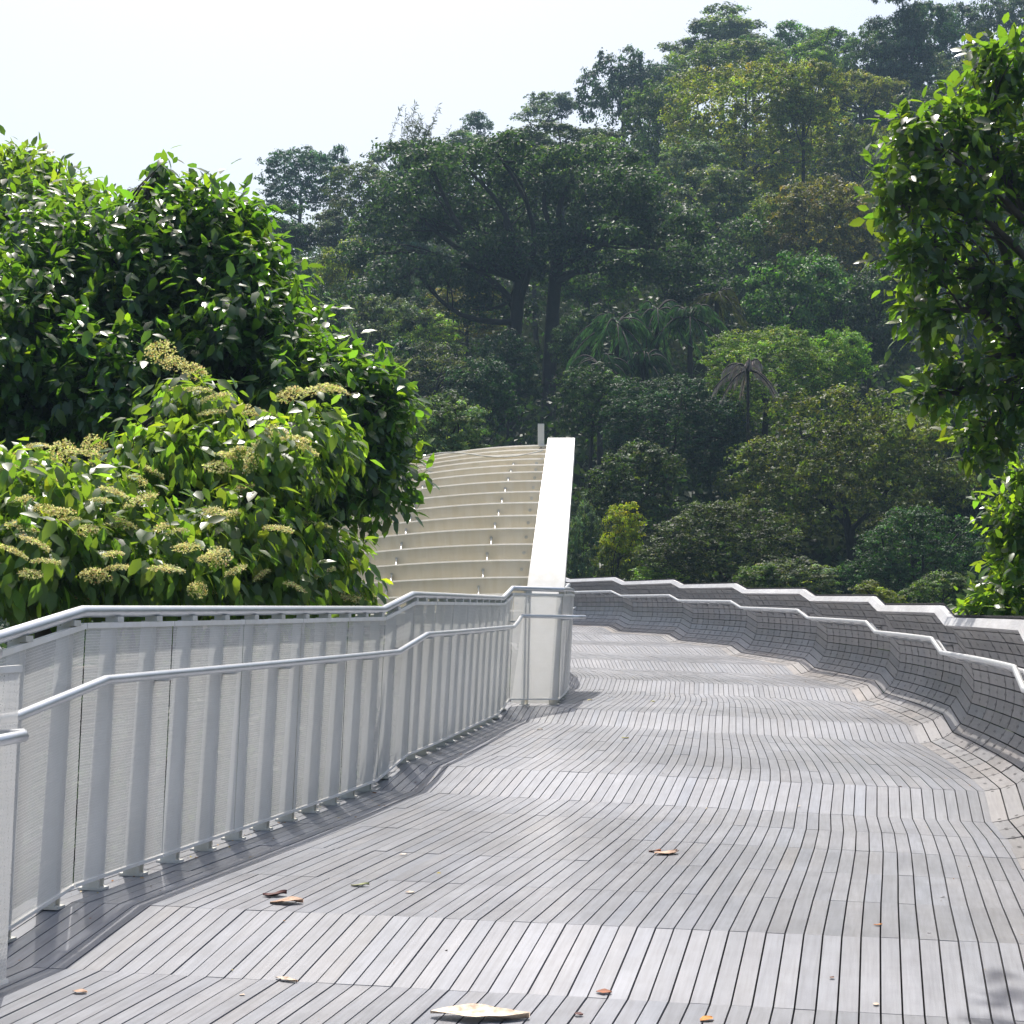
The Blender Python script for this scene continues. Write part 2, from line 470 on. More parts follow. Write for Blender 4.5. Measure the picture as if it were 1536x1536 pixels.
    for i in range(I0, NS-1):
        if SE[i][1] > 40: break
        br = MB(); m = .5
        q = lambda o,z: (shell_pt(i,o,z)*(1-m)+shell_pt(i+1,o,z)*m)
        br.tube([q(.19,.785), q(.27,.752), q(.36,.73), q(.44,.725)], .011, 6)
        attach(wall, br.build('rail_bracket', M['galv']))
build_shell()

# ------------------------------------------------------------------ mesh railing on the left
def hermite_path(pts, step=.12):
    pts = [np.array(p, float) for p in pts]; out = []
    for i in range(len(pts)-1):
        n = max(2, int(np.linalg.norm(pts[i+1]-pts[i])/step))
        for j in range(n): out.append(pts[i]+(pts[i+1]-pts[i])*j/n)
    out.append(pts[-1]); return np.array(out)

def arclen(pts):
    d = np.linalg.norm(np.diff(pts[:, :2], axis=0), axis=1); return np.concatenate(([0], np.cumsum(d)))
def at_len(pts, S, s):
    i = int(np.clip(np.searchsorted(S, s)-1, 0, len(S)-2)); t = (s-S[i])/max(S[i+1]-S[i], 1e-9)
    t = min(max(t, 0), 1)
    p = pts[i]+(pts[i+1]-pts[i])*t; d = pts[i+1][:2]-pts[i][:2]; d = d/np.linalg.norm(d)
    return p, d
LEAN = math.tan(R(3.0))

def smooth_xy(pts, S, s, w=.12):
    a, _ = at_len(pts, S, max(0, s-w)); b_, _ = at_len(pts, S, min(S[-1], s+w))
    d = b_[:2]-a[:2]; return d/np.linalg.norm(d)

def build_railing(root, path, corners, panel=.84, near=False, rail_ext=(0,0)):
    """path: deck line of the railing; corners: arc positions where a panel must break"""
    S = arclen(path); total = S[-1]
    def pos(s, inset, z):
        p, _ = at_len(path, S, s); d = smooth_xy(path, S, s); n = np.array((d[1], -d[0]))   # towards the walkway
        q = n*(inset+z*LEAN)
        return np.array((p[0]+q[0], p[1]+q[1], p[2]+z))
    # panel breaks
    br = []
    cs = [0]+corners+[total]
    for a, b_ in zip(cs[:-1], cs[1:]):
        n = max(1, round((b_-a)/panel))
        br += [a+(b_-a)*k/n for k in range(n)]
    br.append(total)
    for k in range(len(br)-1):
        a, b_ = br[k]+.0055, br[k+1]-.0055
        m = max(2, int((b_-a)/.2)+1)
        pb = MB(); fr = MB()
        ss = np.linspace(a, b_, m)
        bot = [pos(s, 0, .068) for s in ss]; top = [pos(s, 0, 1.175) for s in ss]
        bulge = [.018*math.sin(math.pi*j/(m-1)) for j in range(m)]
        for j in range(m-1):
            nz = 3
            for z in range(nz):
                f0, f1 = z/nz, (z+1)/nz
                L = lambda jj, f: bot[jj]*(1-f)+top[jj]*f
                u0, u1 = ss[j], ss[j+1]
                pb.poly([L(j,f0), L(j+1,f0), L(j+1,f1), L(j,f1)], [(u0, f0*1.107), (u1, f0*1.107), (u1, f1*1.107), (u0, f1*1.107)])
        pan = attach(root, pb.build('mesh_panel', M['mesh']))
        for line, nm in ((bot, 'bottom_edge'), (top, 'top_edge')):
            fr = MB()
            for j in range(m-1):
                d = line[j+1]-line[j]; l = np.linalg.norm(d); d /= l
                n = np.cross(d, (0,0,1.)); n /= np.linalg.norm(n); u = np.cross(n, d)
                fr.box((line[j]+line[j+1])/2, d, n, u, l/2+.001, .009, .012 if nm == 'top_edge' else .007)
            f = fr.build(nm, M['white']); f.parent = pan
    # posts: pairs of plates standing across the line of the railing
    nposts = int(total/(panel/2))
    for k in range(nposts+1):
        s = min(max((k+.25)*panel/2, .03), total-.03)
        if any(abs(s-c) < .05 for c in corners): s += .09
        s = min(s, total-.03)
        d2 = smooth_xy(path, S, s); d = np.array((d2[0], d2[1], 0)); n = np.array((d2[1], -d2[0], 0))
        pm = MB()
        for off in (-.022, .022):
            z0, z1 = 0.0, 1.19
            o0, o1, i1 = -.115, -.085, -.016
            c = []
            for z, (oo, ii) in ((z0, (-.102, -.022)), (z1, (-.070, -.018))):
                base = pos(s, 0, z)
                c.append([base+n*oo+d*(off-.005), base+n*ii+d*(off-.005), base+n*ii+d*(off+.005), base+n*oo+d*(off+.005)])
            pm.hexa(c[0]+c[1])
        b0 = pos(s, 0, 0)
        pm.box(b0+n*-.06+np.array((0,0,.007)), d, n, (0,0,1), .036, .058, .006)
        # saddle under the top rail
        pm.box(pos(s, -.02, 1.20), d, n, (0,0,1), .03, .03, .012)
        attach(root, pm.build('post', M['post']))
        if k % 2 == 0:
            b2 = MB(); b2.tube([pos(s, -.02, .915), pos(s, .06, .915), pos(s, .105, .935)], .009, 6)
            attach(root, b2.build('rail_bracket', M['tube']))
    key = sorted(set([0.0, total]+[S[i] for i in range(len(S))]))
    tr = MB(); tr.tube([pos(s, -.02, 1.235) for s in np.arange(0, total+.01, .24)] if near else RAILPTS(pos, path, S), .026, 12)
    attach(root, tr.build('top_rail', M['tube']))
    return pos, S, total

def RAILPTS(pos, path, S, inset=-.02, z=1.235):
    """keep vertices at every kink of the deck line"""
    out = []; last = -9
    for i in range(len(path)):
        k = KINK[i]
        if k or S[i]-last > .3:
            if not k and any(KINK[j] and abs(S[j]-S[i]) < .15 for j in range(len(path))): continue
            out.append(pos(S[i], inset, z)); last = S[i]
    return out

# far railing
fp = []; kinks = []; cor = []
def addp(p, kink=False, corner=False): fp.append((np.array(p, float), kink, corner))
b1 = [i for i in range(NS) if SK[i] == 'b']; t1 = [i for i in range(NS) if SK[i] == 't']
def onL(i): return SL[i]
addp(SL[t1[1]]*.25+SL[b1[2]]*.75)
for k in (2, 3):
    addp(SL[b1[k]], True, True); addp(SL[t1[k]], True, True)
    if k == 2:
        for i in range(t1[2]+1, b1[3]): addp(SL[i])
    else:
        for i in range(t1[3]+1, b1[4]): addp(SL[i])
addp(SL[b1[4]], True, False)
addp((-.035, 18.22, SL[t1[4]][2]), True, True)
cz = lambda Dd, x: SL[t1[4]][2]+(x+.035)*-.02
addp((.10, 18.33, cz(0,.1))); addp((.40, 18.42, cz(0,.4))); addp((.490, 18.47, cz(0,.49)), False, True)
addp((.60, 19.6, -.85)); addp((.70, 21.2, -.835)); addp(SL[b1[5]]+np.array((0,0,0)), True, True); addp(SL[t1[5]], True, False)
for k in (6, 7, 8, 9):
    addp((SL[t1[k-1]]+SL[b1[k]])/2); addp(SL[b1[k]], True); addp(SL[t1[k]], True, True)
raw = fp; path = []; KINK = []; corners_idx = []
for i in range(len(raw)-1):
    a, b_ = raw[i][0], raw[i+1][0]
    n = max(1, int(np.linalg.norm(b_-a)/.15))
    for j in range(n):
        path.append(a+(b_-a)*j/n); KINK.append(raw[i][1] and j == 0 or (raw[i][2] and j == 0))
        if j == 0 and raw[i][2]: corners_idx.append(len(path)-1)
path.append(raw[-1][0]); KINK.append(False)
path = np.array(path)
rail_far = thing('mesh_railing', 'long pale mesh railing stepping up along the left edge of the deck', 'railing', tuple(SL[t1[2]]))
S_ = arclen(path)
posF, SF, totF = build_railing(rail_far, path, [S_[i] for i in corners_idx])
hr = [q for q in RAILPTS(posF, path, SF, .105, .945)]
S_end = None
# the hand rail ends just past the column corner
ci = [S_[i] for i in corners_idx if abs(path[i][0]-.49) < .02][0]
pts = []; last = -9
for i in range(len(path)):
    if SF[i] > ci+.3: break
    if KINK[i] or (SF[i]-last > .3 and not any(KINK[j] and abs(SF[j]-SF[i]) < .15 for j in range(len(path)))):
        pts.append(posF(SF[i], .105, .945)); last = SF[i]
pts.append(pts[-1]+np.array((.16,.15,.0)))
h = MB(); h.tube(pts, .021, 10); attach(rail_far, h.build('handrail', M['tube']))

# near railing section: its far end stands in front of the other railing
zn = lambda D: -1.335+(D-6.1)*.02
npath = hermite_path([(-2.92,2.6,zn(2.6)), (-2.35,4.4,zn(4.4)), (-1.795,6.15,zn(6.15))])
rail_near = thing('mesh_railing', 'near end of a separate pale mesh railing cut off by the left picture edge', 'railing', (-1.765,6.15,-1.335))
posN, SN, totN = build_railing(rail_near, npath, [], .84, True)
h = MB(); e = totN
h.tube([posN(0,.105,.945), posN(e*.5,.105,.945), posN(e-.30,.115,.945), posN(e-.16,.125,.95), posN(e-.13,.105,.953), posN(e-.2,-.01,.95)], .021, 10)
attach(rail_near, h.build('handrail', M['tube']))

# ------------------------------------------------------------------ steel arch rib and louvred shell
bz = -.90; X0, D0 = .235, 18.75
arc = []   # (s, D, z, theta)
s = 0; D = D0; z = bz; S_tot = 5.9
TH0, TH1 = R(33), R(74)
while True:
    th = TH0+(TH1-TH0)*min(1, s/S_tot); arc.append((s, D, z, th))
    if z/D*F >= HZ-657: break
    s += .02; D += math.sin(th)*.02; z += math.cos(th)*.02
ARC = np.array(arc)
def arc_at_row(py):
    rows = HZ-ARC[:,2]/ARC[:,1]*F
    return int(np.argmin(abs(rows-py)))
column = thing('arch_shell', 'white leaning steel arch rib with cream louvred shell behind the mesh railing', 'arch', (X0, D0, bz))
def edge_px(py, side):
    f = (1057-py)/(1057-655.0)
    return (766+(822-766)*f) if side == 0 else (834+(862.5-834)*f)
cb = MB(); rows_used = list(range(0, len(ARC), 6)); 
if rows_used[-1] != len(ARC)-1: rows_used.append(len(ARC)-1)
secs = []
for i in rows_used:
    s, D, z, th = ARC[i]; py = HZ-z/D*F
    xl, xr = (edge_px(py,0)-768)/F*D, (edge_px(py,1)-768)/F*D
    nb = np.array((0, math.cos(th), -math.sin(th)))*.26      # thickness behind the face
    f0, f1 = np.array((xl,D,z)), np.array((xr,D,z))
    secs.append([f0, f1, f1+nb, f0+nb])
for a, b_ in zip(secs[:-1], secs[1:]):
    for q in range(4):
        q2 = (q+1) % 4
        cb.poly([a[q], a[q2], b_[q2], b_[q]], None, 0, (1,1,1), False)
cb.poly(secs[0][::-1]); cb.poly(secs[-1])
attach(column, cb.build('arch_rib', M['white']))
rows = [930, 916.5, 891, 865, 839, 815, 792, 772, 753, 737, 721, 707, 696, 687.5, 680, 673.5, 667.5]
for k in range(len(rows)-1):
    i0, i1 = arc_at_row(rows[k]), arc_at_row(rows[k+1])
    _, Da, za, _ = ARC[i0]; _, Db, zb, _ = ARC[i1]
    py = rows[k+1]; xs = (edge_px(py,0)+1.5-768)/F*Db; Db += .05; Da += .05
    frac = k/(len(rows)-2); cdrop = .012+.030*frac**1.3; kk = .34
    sl = MB(); N = 26; Lmax = 4.6
    def sp(l, which):
        x = xs-l; dd = kk*l*l*.55; dz = -cdrop*l*l
        if which == 0: return np.array((x, Db+dd+.0, za+dz-.030))              # foot of the plate
        if which == 1: return np.array((x, Db+dd-.030, zb+dz-.012))                 # leaning a little towards the walkway
        if which == 2: return np.array((x, Db+dd-.016, zb+dz+.006))                 # rolled lip
        if which == 3: return np.array((x, Db+dd+.000, zb+dz-.002))
        return np.array((x, Db+dd+.015, za+dz-.030))
    ls = np.linspace(0, Lmax, N)
    for a, b_ in zip(ls[:-1], ls[1:]):
        for w in range(4):
            sl.poly([sp(b_,w), sp(a,w), sp(a,w+1), sp(b_,w+1)])
        sl.poly([sp(b_,4), sp(a,4), sp(a,0), sp(b_,0)])
    slat = attach(column, sl.build('slat', M['cream']))
    if k < 13:
        for l in (.12, .62, 1.72, 2.82):
            l2 = l-.25*frac if l > .2 else l
            if l > .2:
                bm = MB(); hh = (zb-za)*.50; c = sp(l2,0); zc = c[2]+.030; dd = max(Db-Da, .06)
                f0 = np.array((c[0], c[1]-dd*.75, zc)); f1 = np.array((c[0], c[1]-.012, zc+hh)); f2 = np.array((c[0], c[1]-.012, zc)); wv = np.array((.0065,0,0))
                bm.poly([f0-wv, f0+wv, f1+wv, f1-wv]); bm.poly([f0-wv, f1-wv, f2-wv]); bm.poly([f0+wv, f2+wv, f1+wv]); bm.poly([f2-wv, f1-wv, f1+wv, f2+wv]); bm.poly([f0-wv, f2-wv, f2+wv, f0+wv])
                o = bm.build('bracket', M['white']); o.parent = slat
            bo = MB(); c = sp(l2,0)*.45+sp(l2,1)*.55+np.array((0,-.004,0))
            bo.tube([c, c+np.array((0,-.014,0))], .020, 8)
            o = bo.build('bolt', M['post']); o.parent = slat
# slack cable along the top and its clamp
ct = ARC[arc_at_row(668)]
cl = MB(); pts = []
for t in np.linspace(0, 1, 14):
    px = 814-(814-632)*t; py = 676+ (8*math.sin(t*math.pi*1.7)) + 16*t*t; pts.append(P(px, py, ct[1]-.45+.5*t))
cl.tube(pts, .010, 6); attach(column, cl.build('cable', M['post']))
fl = thing('marker_post', 'short thin white post standing on top of the louvred shell', 'post', tuple(P(811.5, 670, ct[1]+.12)))
m = MB(); c = P(811.5, 653, ct[1]+.12); m.box(c, (1,0,0), (0,1,0), (0,0,1), .042, .042, .15)
attach(fl, m.build('shaft', M['white']))
m = MB(); c = P(811.5, 674, ct[1]-.05); m.tube([c+np.array((-.03,0,0)), c+np.array((.05,0,0))], .018, 8); m.tube([c+np.array((0,0,-.04)), c+np.array((0,.02,.03))], .010, 8)
attach(fl, m.build('clamp', M['screw']))

# ------------------------------------------------------------------ terrain
def gz(x, y):
    """ground height below / above the eye; a steep wooded hillside beyond the valley"""
    d = np.array([-120, 30, 36, 45, 60, 80, 105, 130, 150, 172, 200, 260, 420])
    h = np.array([-9, -9, -8, -4.5, 2.5, 9, 21, 32, 40, 46, 44, 20, -8])
    z = np.interp(y, d, h)
    a = np.asarray(x)/np.maximum(np.asarray(y), 20.)
    g = np.interp(a, [-.6, -.28, -.12, .05, .25, .6], [.25, .55, .82, 1.0, 1.08, 1.1])
    n = .8*np.sin(np.asarray(x)*.13+1.3)*np.cos(np.asarray(y)*.11)+.4*np.sin(np.asarray(x)*.31+np.asarray(y)*.27)
    return -9+(z+9)*g+n*np.clip((np.asarray(y)-30)/40, .25, 1)
def build_terrain():
    xs = np.concatenate([np.linspace(-300,-80,14), np.linspace(-72,90,70), np.linspace(100,300,14)])
    ys = np.concatenate([np.linspace(-120,25,16), np.linspace(28,200,80), np.linspace(210,420,16)])
    Xg, Yg = np.meshgrid(xs, ys); Z = gz(Xg, Yg)
    V = np.stack([Xg, Yg, Z], -1).reshape(-1, 3); nx = len(xs); q = []
    idx = np.arange(len(V)).reshape(len(ys), nx)
    q = np.stack([idx[:-1,:-1], idx[:-1,1:], idx[1:,1:], idx[1:,:-1]], -1).reshape(-1, 4)
    structure(link('hillside', mesh_np('hillside', V, q, M['soil'], smooth=True)))
build_terrain()

# ------------------------------------------------------------------ foliage
def unit(v): return v/np.maximum(np.linalg.norm(v, axis=-1, keepdims=True), 1e-9)
def rand_dirs(n): return unit(rng.normal(size=(n, 3)))

def leaves_mesh(name, mat, pos, axis, normal, length, width, tint, fold=.18, droop=.12, shape=6):
    """one pointed, folded leaf per row"""
    n = len(pos); axis = unit(axis); side = unit(np.cross(axis, normal)); nor = np.cross(side, axis)
    L = np.asarray(length)[:, None]; Wd = np.asarray(width)[:, None]
    if shape == 6:      # base, two rows of (left, mid, right), tip
        pr = []
        for t, w, dr in ((0,0,0), (.30,.46,.03), (.30,0,.03), (.30,-.46,.03), (.68,.36,.35), (.68,0,.35), (.68,-.36,.35), (1.0,0,1.0)):
            f = fold*abs(w)*2 if w else 0
            pr.append(pos+axis*L*t+side*Wd*w+nor*(Wd*f*.5)-nor*L*droop*dr)
        V = np.stack(pr, 1).reshape(-1, 3); b = (np.arange(n)*8)[:, None]
        tri = np.concatenate([b+np.array(q) for q in ([0,2,1],[0,3,2],[4,5,7],[5,6,7])], 0)
        quad = np.concatenate([b+np.array(q) for q in ([1,2,5,4],[2,3,6,5])], 0)
        T = np.concatenate([np.tile(tint, (4,1)), np.tile(tint, (2,1))], 0)
        return mesh_np(name, V, [tri, quad], mat, T, smooth=True)
    # 4-corner leaf with a fold
    pr = [pos, pos+axis*L*.45+side*Wd*.5, pos+axis*L-nor*L*droop, pos+axis*L*.45-side*Wd*.5]
    V = np.stack(pr, 1).reshape(-1, 3); b = (np.arange(n)*4)[:, None]
    return mesh_np(name, V, b+np.array([0,3,2,1]), mat, tint)

def sample_lobes(lobes, n, inner=.35, bias_up=.0, rag=.05):
    """lobes: rows of cx cy cz rx ry rz; points near the skin of the lobes, outward direction"""
    lobes = np.asarray(lobes, float)
    area = (lobes[:,3]*lobes[:,5]+lobes[:,4]*lobes[:,5]+lobes[:,3]*lobes[:,4]); pr = area/area.sum()
    P_, O_ = [], []; got = 0
    while got < n:
        k = rng.choice(len(lobes), n, p=pr); d = rand_dirs(n); d[:,2] += bias_up; d = unit(d)
        r = 1-inner*rng.random(n)**1.6+rng.normal(0,rag,n)
        p = lobes[k,:3]+d*lobes[k,3:]*r[:,None]
        q = np.stack([np.linalg.norm((p-l[:3])/l[3:], axis=1) for l in lobes], 1)
        q[np.arange(n), k] = 9
        ok = q.min(1) > .62
        P_.append(p[ok]); O_.append(unit(d/lobes[k,3:])[ok]); got += ok.sum()
    return np.concatenate(P_)[:n], np.concatenate(O_)[:n]

def sprig_leaves(p, o, per, L, Wr, spread=.9, droop=.35, twig=.22):
    """a twig with `per` leaves at every point"""
    n = len(p); d = unit(o*.8+rand_dirs(n)*.7+np.array((0,0,.15)))
    P_, A_, N_ = [], [], []
    for j in range(per):
        t = (j+.5)/per; pos = p+d*(t-.5)*twig*2
        a = unit(d*(.35+.5*t)+rand_dirs(n)*spread-np.array((0,0,droop)))
        nn = unit(np.array((0,0,1.))*.8+o*.5+rand_dirs(n)*.55)
        P_.append(pos+rng.normal(0,.02,(n,3))); A_.append(a); N_.append(nn)
    pos = np.concatenate(P_); L_ = L*rng.uniform(.65, 1.2, len(pos))
    return pos, np.concatenate(A_), np.concatenate(N_), L_, L_*Wr

def tints(n, v=.22, yellow=.12, yel=(1.7,1.4,.8)):
    b = rng.lognormal(0, v, n)[:, None]*np.ones((n,3)); b *= 1+rng.normal(0,.07,(n,3))
    k = rng.random(n) < yellow; b[k] *= np.array(yel); return np.clip(b, .2, 4)

def limb_mesh(root, hub, lobes, r0, mat, name, twigs=5, low=.75, curve=.15, nseg=8):
    mb = MB(); root = np.array(root, float); hub = np.array(hub, float)
    def curvy(a, b_, ra, rb, seg=7, amp=.12, n=nseg):
        d = b_-a; l = np.linalg.norm(d); w = rng.normal(0, 1, 3); w -= d*np.dot(w, d)/l**2; w *= amp*l/np.linalg.norm(w)
        ts = np.linspace(0, 1, seg)
        mb.tube([a+d*t+w*math.sin(math.pi*t) for t in ts], [ra+(rb-ra)*t for t in ts], n, caps=False)
        return lambda t: a+d*t+w*math.sin(math.pi*t)
    curvy(root, hub, r0, r0*.72, 9, .03)
    for l in lobes:
        c = np.array(l[:3]); st = hub if rng.random() < .6 else root+(hub-root)*rng.uniform(low, .98)
        f = curvy(st, c, r0*.42, r0*.16, 7, curve)
        for _ in range(twigs):
            d = rand_dirs(1)[0]; d[2] = abs(d[2])*.6+d[2]*.4; e = c+d*np.array(l[3:])*rng.uniform(.7, 1.0)
            t0 = rng.uniform(.5, 1); curvy(f(t0), e, r0*.13, r0*.035, 6, .12, 5)
    return mb.mesh(name, mat)

SUNPX = None
def near_tree(name, label, cat, lobes_px, n_sprig, per, L, Wr, mat, base_xy, yellow=.1, hub_z=None, inner=.5, trunk_r=.14, droop=.35, twig=.18, group=None, twigs=6, v=.22, low=.75):
    """lobes_px: (px, py, D, rx px, rz px, ry metres)"""
    lobes = []
    for px, py, D, rx, rz, ry in lobes_px:
        c = P(px, py, D); lobes.append((*c, rx/F*D, ry, rz/F*D))
    lobes = np.array(lobes); g = float(gz(base_xy[0], base_xy[1]))
    root = thing(name, label, cat, (base_xy[0], base_xy[1], g), group)
    p, o = sample_lobes(lobes, n_sprig, inner, 0, .13)
    pos, ax, no, L_, W_ = sprig_leaves(p, o, per, L, Wr, droop=droop, twig=twig)
    me = leaves_mesh('crown', mat, pos, ax, no, L_, W_, tints(len(pos), v, yellow))
    attach(root, link('crown', me))
    c = lobes[:, :3].mean(0); hub = np.array((base_xy[0]*.5+c[0]*.5, base_xy[1]*.5+c[1]*.5, c[2]-.5 if hub_z is None else hub_z))
    attach(root, link('trunk', limb_mesh((base_xy[0], base_xy[1], g-.3), hub, lobes, trunk_r, M['bark'], 'trunk', twigs, low)))
    return root, lobes

# big glossy tree behind the railing
near_tree('broadleaf_tree', 'large dark glossy-leaved tree rising behind the flowering tree at left', 'tree', [
  (250,440,16.5,140,120,1.1), (330,350,16.5,52,70,.7), (243,255,16.5,11,26,.18), (262,325,16.5,38,48,.5), (365,345,16.4,22,45,.3), (120,420,17,130,110,1.4), (60,520,16,120,120,1.3), (210,600,15.8,170,120,1.3),
  (370,520,16.2,100,100,1.2), (455,600,15.8,95,95,1.0), (530,630,15.8,85,95,.6), (560,705,15.7,60,70,.5), (430,720,15.8,100,80,.6), (380,420,16.3,55,60,.8), (575,590,15.9,38,30,.4), (20,640,15.8,110,90,1.0)],
  6200, 7, .150, .52, M['leaf_big'], (-4.2, 16.5), yellow=.07, trunk_r=.17, inner=.62, droop=.65)
near_tree('broadleaf_tree', 'fresh light-green tree at the far upper left edge behind the dark glossy tree', 'tree', [
  (40,330,21,85,95,1.3), (110,330,21,60,50,1.0), (-50,330,21,90,110,1.3), (20,270,21,35,45,.6), (-10,460,21,120,110,1.3), (85,270,21,22,30,.4), (150,300,21,22,25,.4)],
  1700, 7, .155, .46, M['leaf_light'], (-6.6, 21.5), yellow=.2, trunk_r=.14, inner=.6, droop=.5)
# flowering tree in front
fl_root, fl_lobes = near_tree('flowering_tree', 'leafy tree with cream flower clusters leaning on the mesh railing at left', 'tree', [
  (100,760,11.5,123,46,1.0), (60,840,11,142,62,1.0), (230,850,11.5,133,62,1.0), (330,800,12.2,114,54,.9), (390,700,12.8,95,54,.8),
  (270,690,12.6,85,35,.8), (290,610,13,52,27,.5), (470,670,13.2,57,46,.6), (450,830,12.8,76,46,.6), (500,875,13.1,45,30,.35), (30,720,11.8,66,27,.8), (370,880,12.3,123,39,.7)],
  3500, 6, .138, .52, M['leaf_flower'], (-4.4, 12.5), yellow=.08, trunk_r=.12, droop=1.25, inner=.6, twigs=8)
# the tree on the right
rt_root, rt_lobes = near_tree('broadleaf_tree', 'tall leathery-leaved tree leaning in from the right edge above the timber wall', 'tree', [
  (1500,115,17,50,60,.6), (1445,185,16.6,60,45,.6), (1370,205,16.4,45,38,.45), (1345,285,16.2,38,42,.4), (1425,290,16.5,70,55,.6), (1515,270,17,60,70,.7),
  (1380,375,16.3,55,48,.5), (1465,410,16.6,60,55,.6), (1400,470,16.3,45,48,.45), (1450,560,16.6,50,48,.5), (1515,600,16.8,50,50,.5), (1475,660,16.8,42,42,.4), (1530,490,16.9,45,60,.5), (1400,590,16.5,25,30,.3),
  (1600,400,17,80,190,.7), (1600,180,17,80,110,.7)],
  1150, 6, .172, .52, M['leaf_right'], (6.4, 17.2), yellow=.10, trunk_r=.13, inner=.85, hub_z=2.6, twigs=7, low=.97)
near_tree('leafy_bush', 'bright leafy bush poking over the timber wall at the right picture edge', 'bush', [
  (1515,780,17.4,40,45,.5), (1520,900,17,60,45,.6), (1480,915,17,35,28,.4), (1560,840,17.2,60,80,.6), (1530,715,17.5,22,22,.3)],
  420, 6, .15, .50, M['leaf_light'], (5.3, 17.6), yellow=.22, trunk_r=.06, inner=.8, hub_z=-1.2, twigs=5)
# a bough of the neighbouring tree reaching over the near deck (its shade dapples the boards)
near_tree('overhanging_tree', 'tree at right whose bough reaches over the near boards', 'tree', [
  (0,0,1,0,0,0)] and [(768+F*(1.22/9.05), HZ-F*(4.4/9.05), 9.05, .20/9.05*F, .10/9.05*F, .07), (768+F*(1.25/8.75), HZ-F*(4.45/8.75), 8.75, .22/8.75*F, .1/8.75*F, .08)],
  11, 6, .14, .5, M['leaf_right'], (5.8, 9.5), yellow=.1, trunk_r=.08, inner=.9, hub_z=6.2, twigs=4)

# flower clusters: four meshes shared by the copies
def flower_mesh(k):
    n = 300; a = rng.uniform(0, 2*math.pi, n); r = np.sqrt(rng.random(n))*.48
    p = np.stack([r*np.cos(a)*1.25, r*np.sin(a), .16*(1-(r/.5)**2)+rng.normal(0,.03,n)], 1)
    p += .02*rand_dirs(n)
    no = unit(rand_dirs(n)+np.array((0,0,.7))); ax = np.cross(no, rand_dirs(n))
    t = tints(n, .2, .12, (.8,1.0,.55)); t[rng.random(n) < .12] *= np.array((.62,.48,.4))
    return leaves_mesh('flower_cluster', M['flower'], p, ax, no, rng.uniform(.06,.12,n), rng.uniform(.05,.1,n), t, shape=4, droop=.1)
FM = [flower_mesh(k) for k in range(4)]
cl_px = [(235,530),(262,545),(288,562),(300,592),(275,588),(330,602),(350,615),(318,620),(380,612),(395,620),(440,592),(480,588),(505,585),(412,655),(440,660),(455,672),(380,690),(360,680),
 (60,672),(90,678),(30,690),(10,700),(140,672),(120,680),(155,690),(200,715),(225,715),(170,740),(150,745),(250,660),(235,650),(330,705),(345,690),(365,735),(362,745),(300,720),
 (30,752),(60,768),(85,772),(105,780),(125,786),(190,785),(215,788),(180,795),(250,790),(265,800),(320,768),(335,775),(280,822),(305,832),(325,842),(345,858),(30,798),(50,815),(70,845),(40,860),
 (165,830),(180,850),(150,868),(250,860),(300,885),(340,895),(420,800),(470,795),(440,880),(500,885),(520,892),(535,898),(548,900),(480,870),(400,870),(210,740),(90,720),(20,905),(110,895),(15,830)]
for k, (px, py) in enumerate(cl_px):
    px += rng.normal(0,4); py += rng.normal(0,4)
    q = np.array([(px-768)/F, (HZ-py)/F]); best = None
    for l in fl_lobes:      # front of the nearest lobe that covers this spot
        c = np.array((l[0]/l[1], l[2]/l[1])); rr = np.array((l[3]/l[1], l[5]/l[1])); d = np.linalg.norm((q-c)/rr)
        Dk = l[1]-l[4]*math.sqrt(max(0, 1-min(d,1)**2))-.08+max(0,d-1)*.4
        Dk -= .12; sc = (max(d-1,0), Dk)
        if best is None or sc < best: best = sc
    Dk = best[1]; o = link('flower_cluster', FM[k % 4]); o.parent = fl_root
    o.location = Vector(P(px, py, Dk))-fl_root.location
    s = rng.uniform(.13,.215)*Dk/12; o.scale = (s*1.1, s, s*.9); o.rotation_euler = (rng.normal(0,.3), rng.normal(.1,.3), rng.uniform(0,6.28))

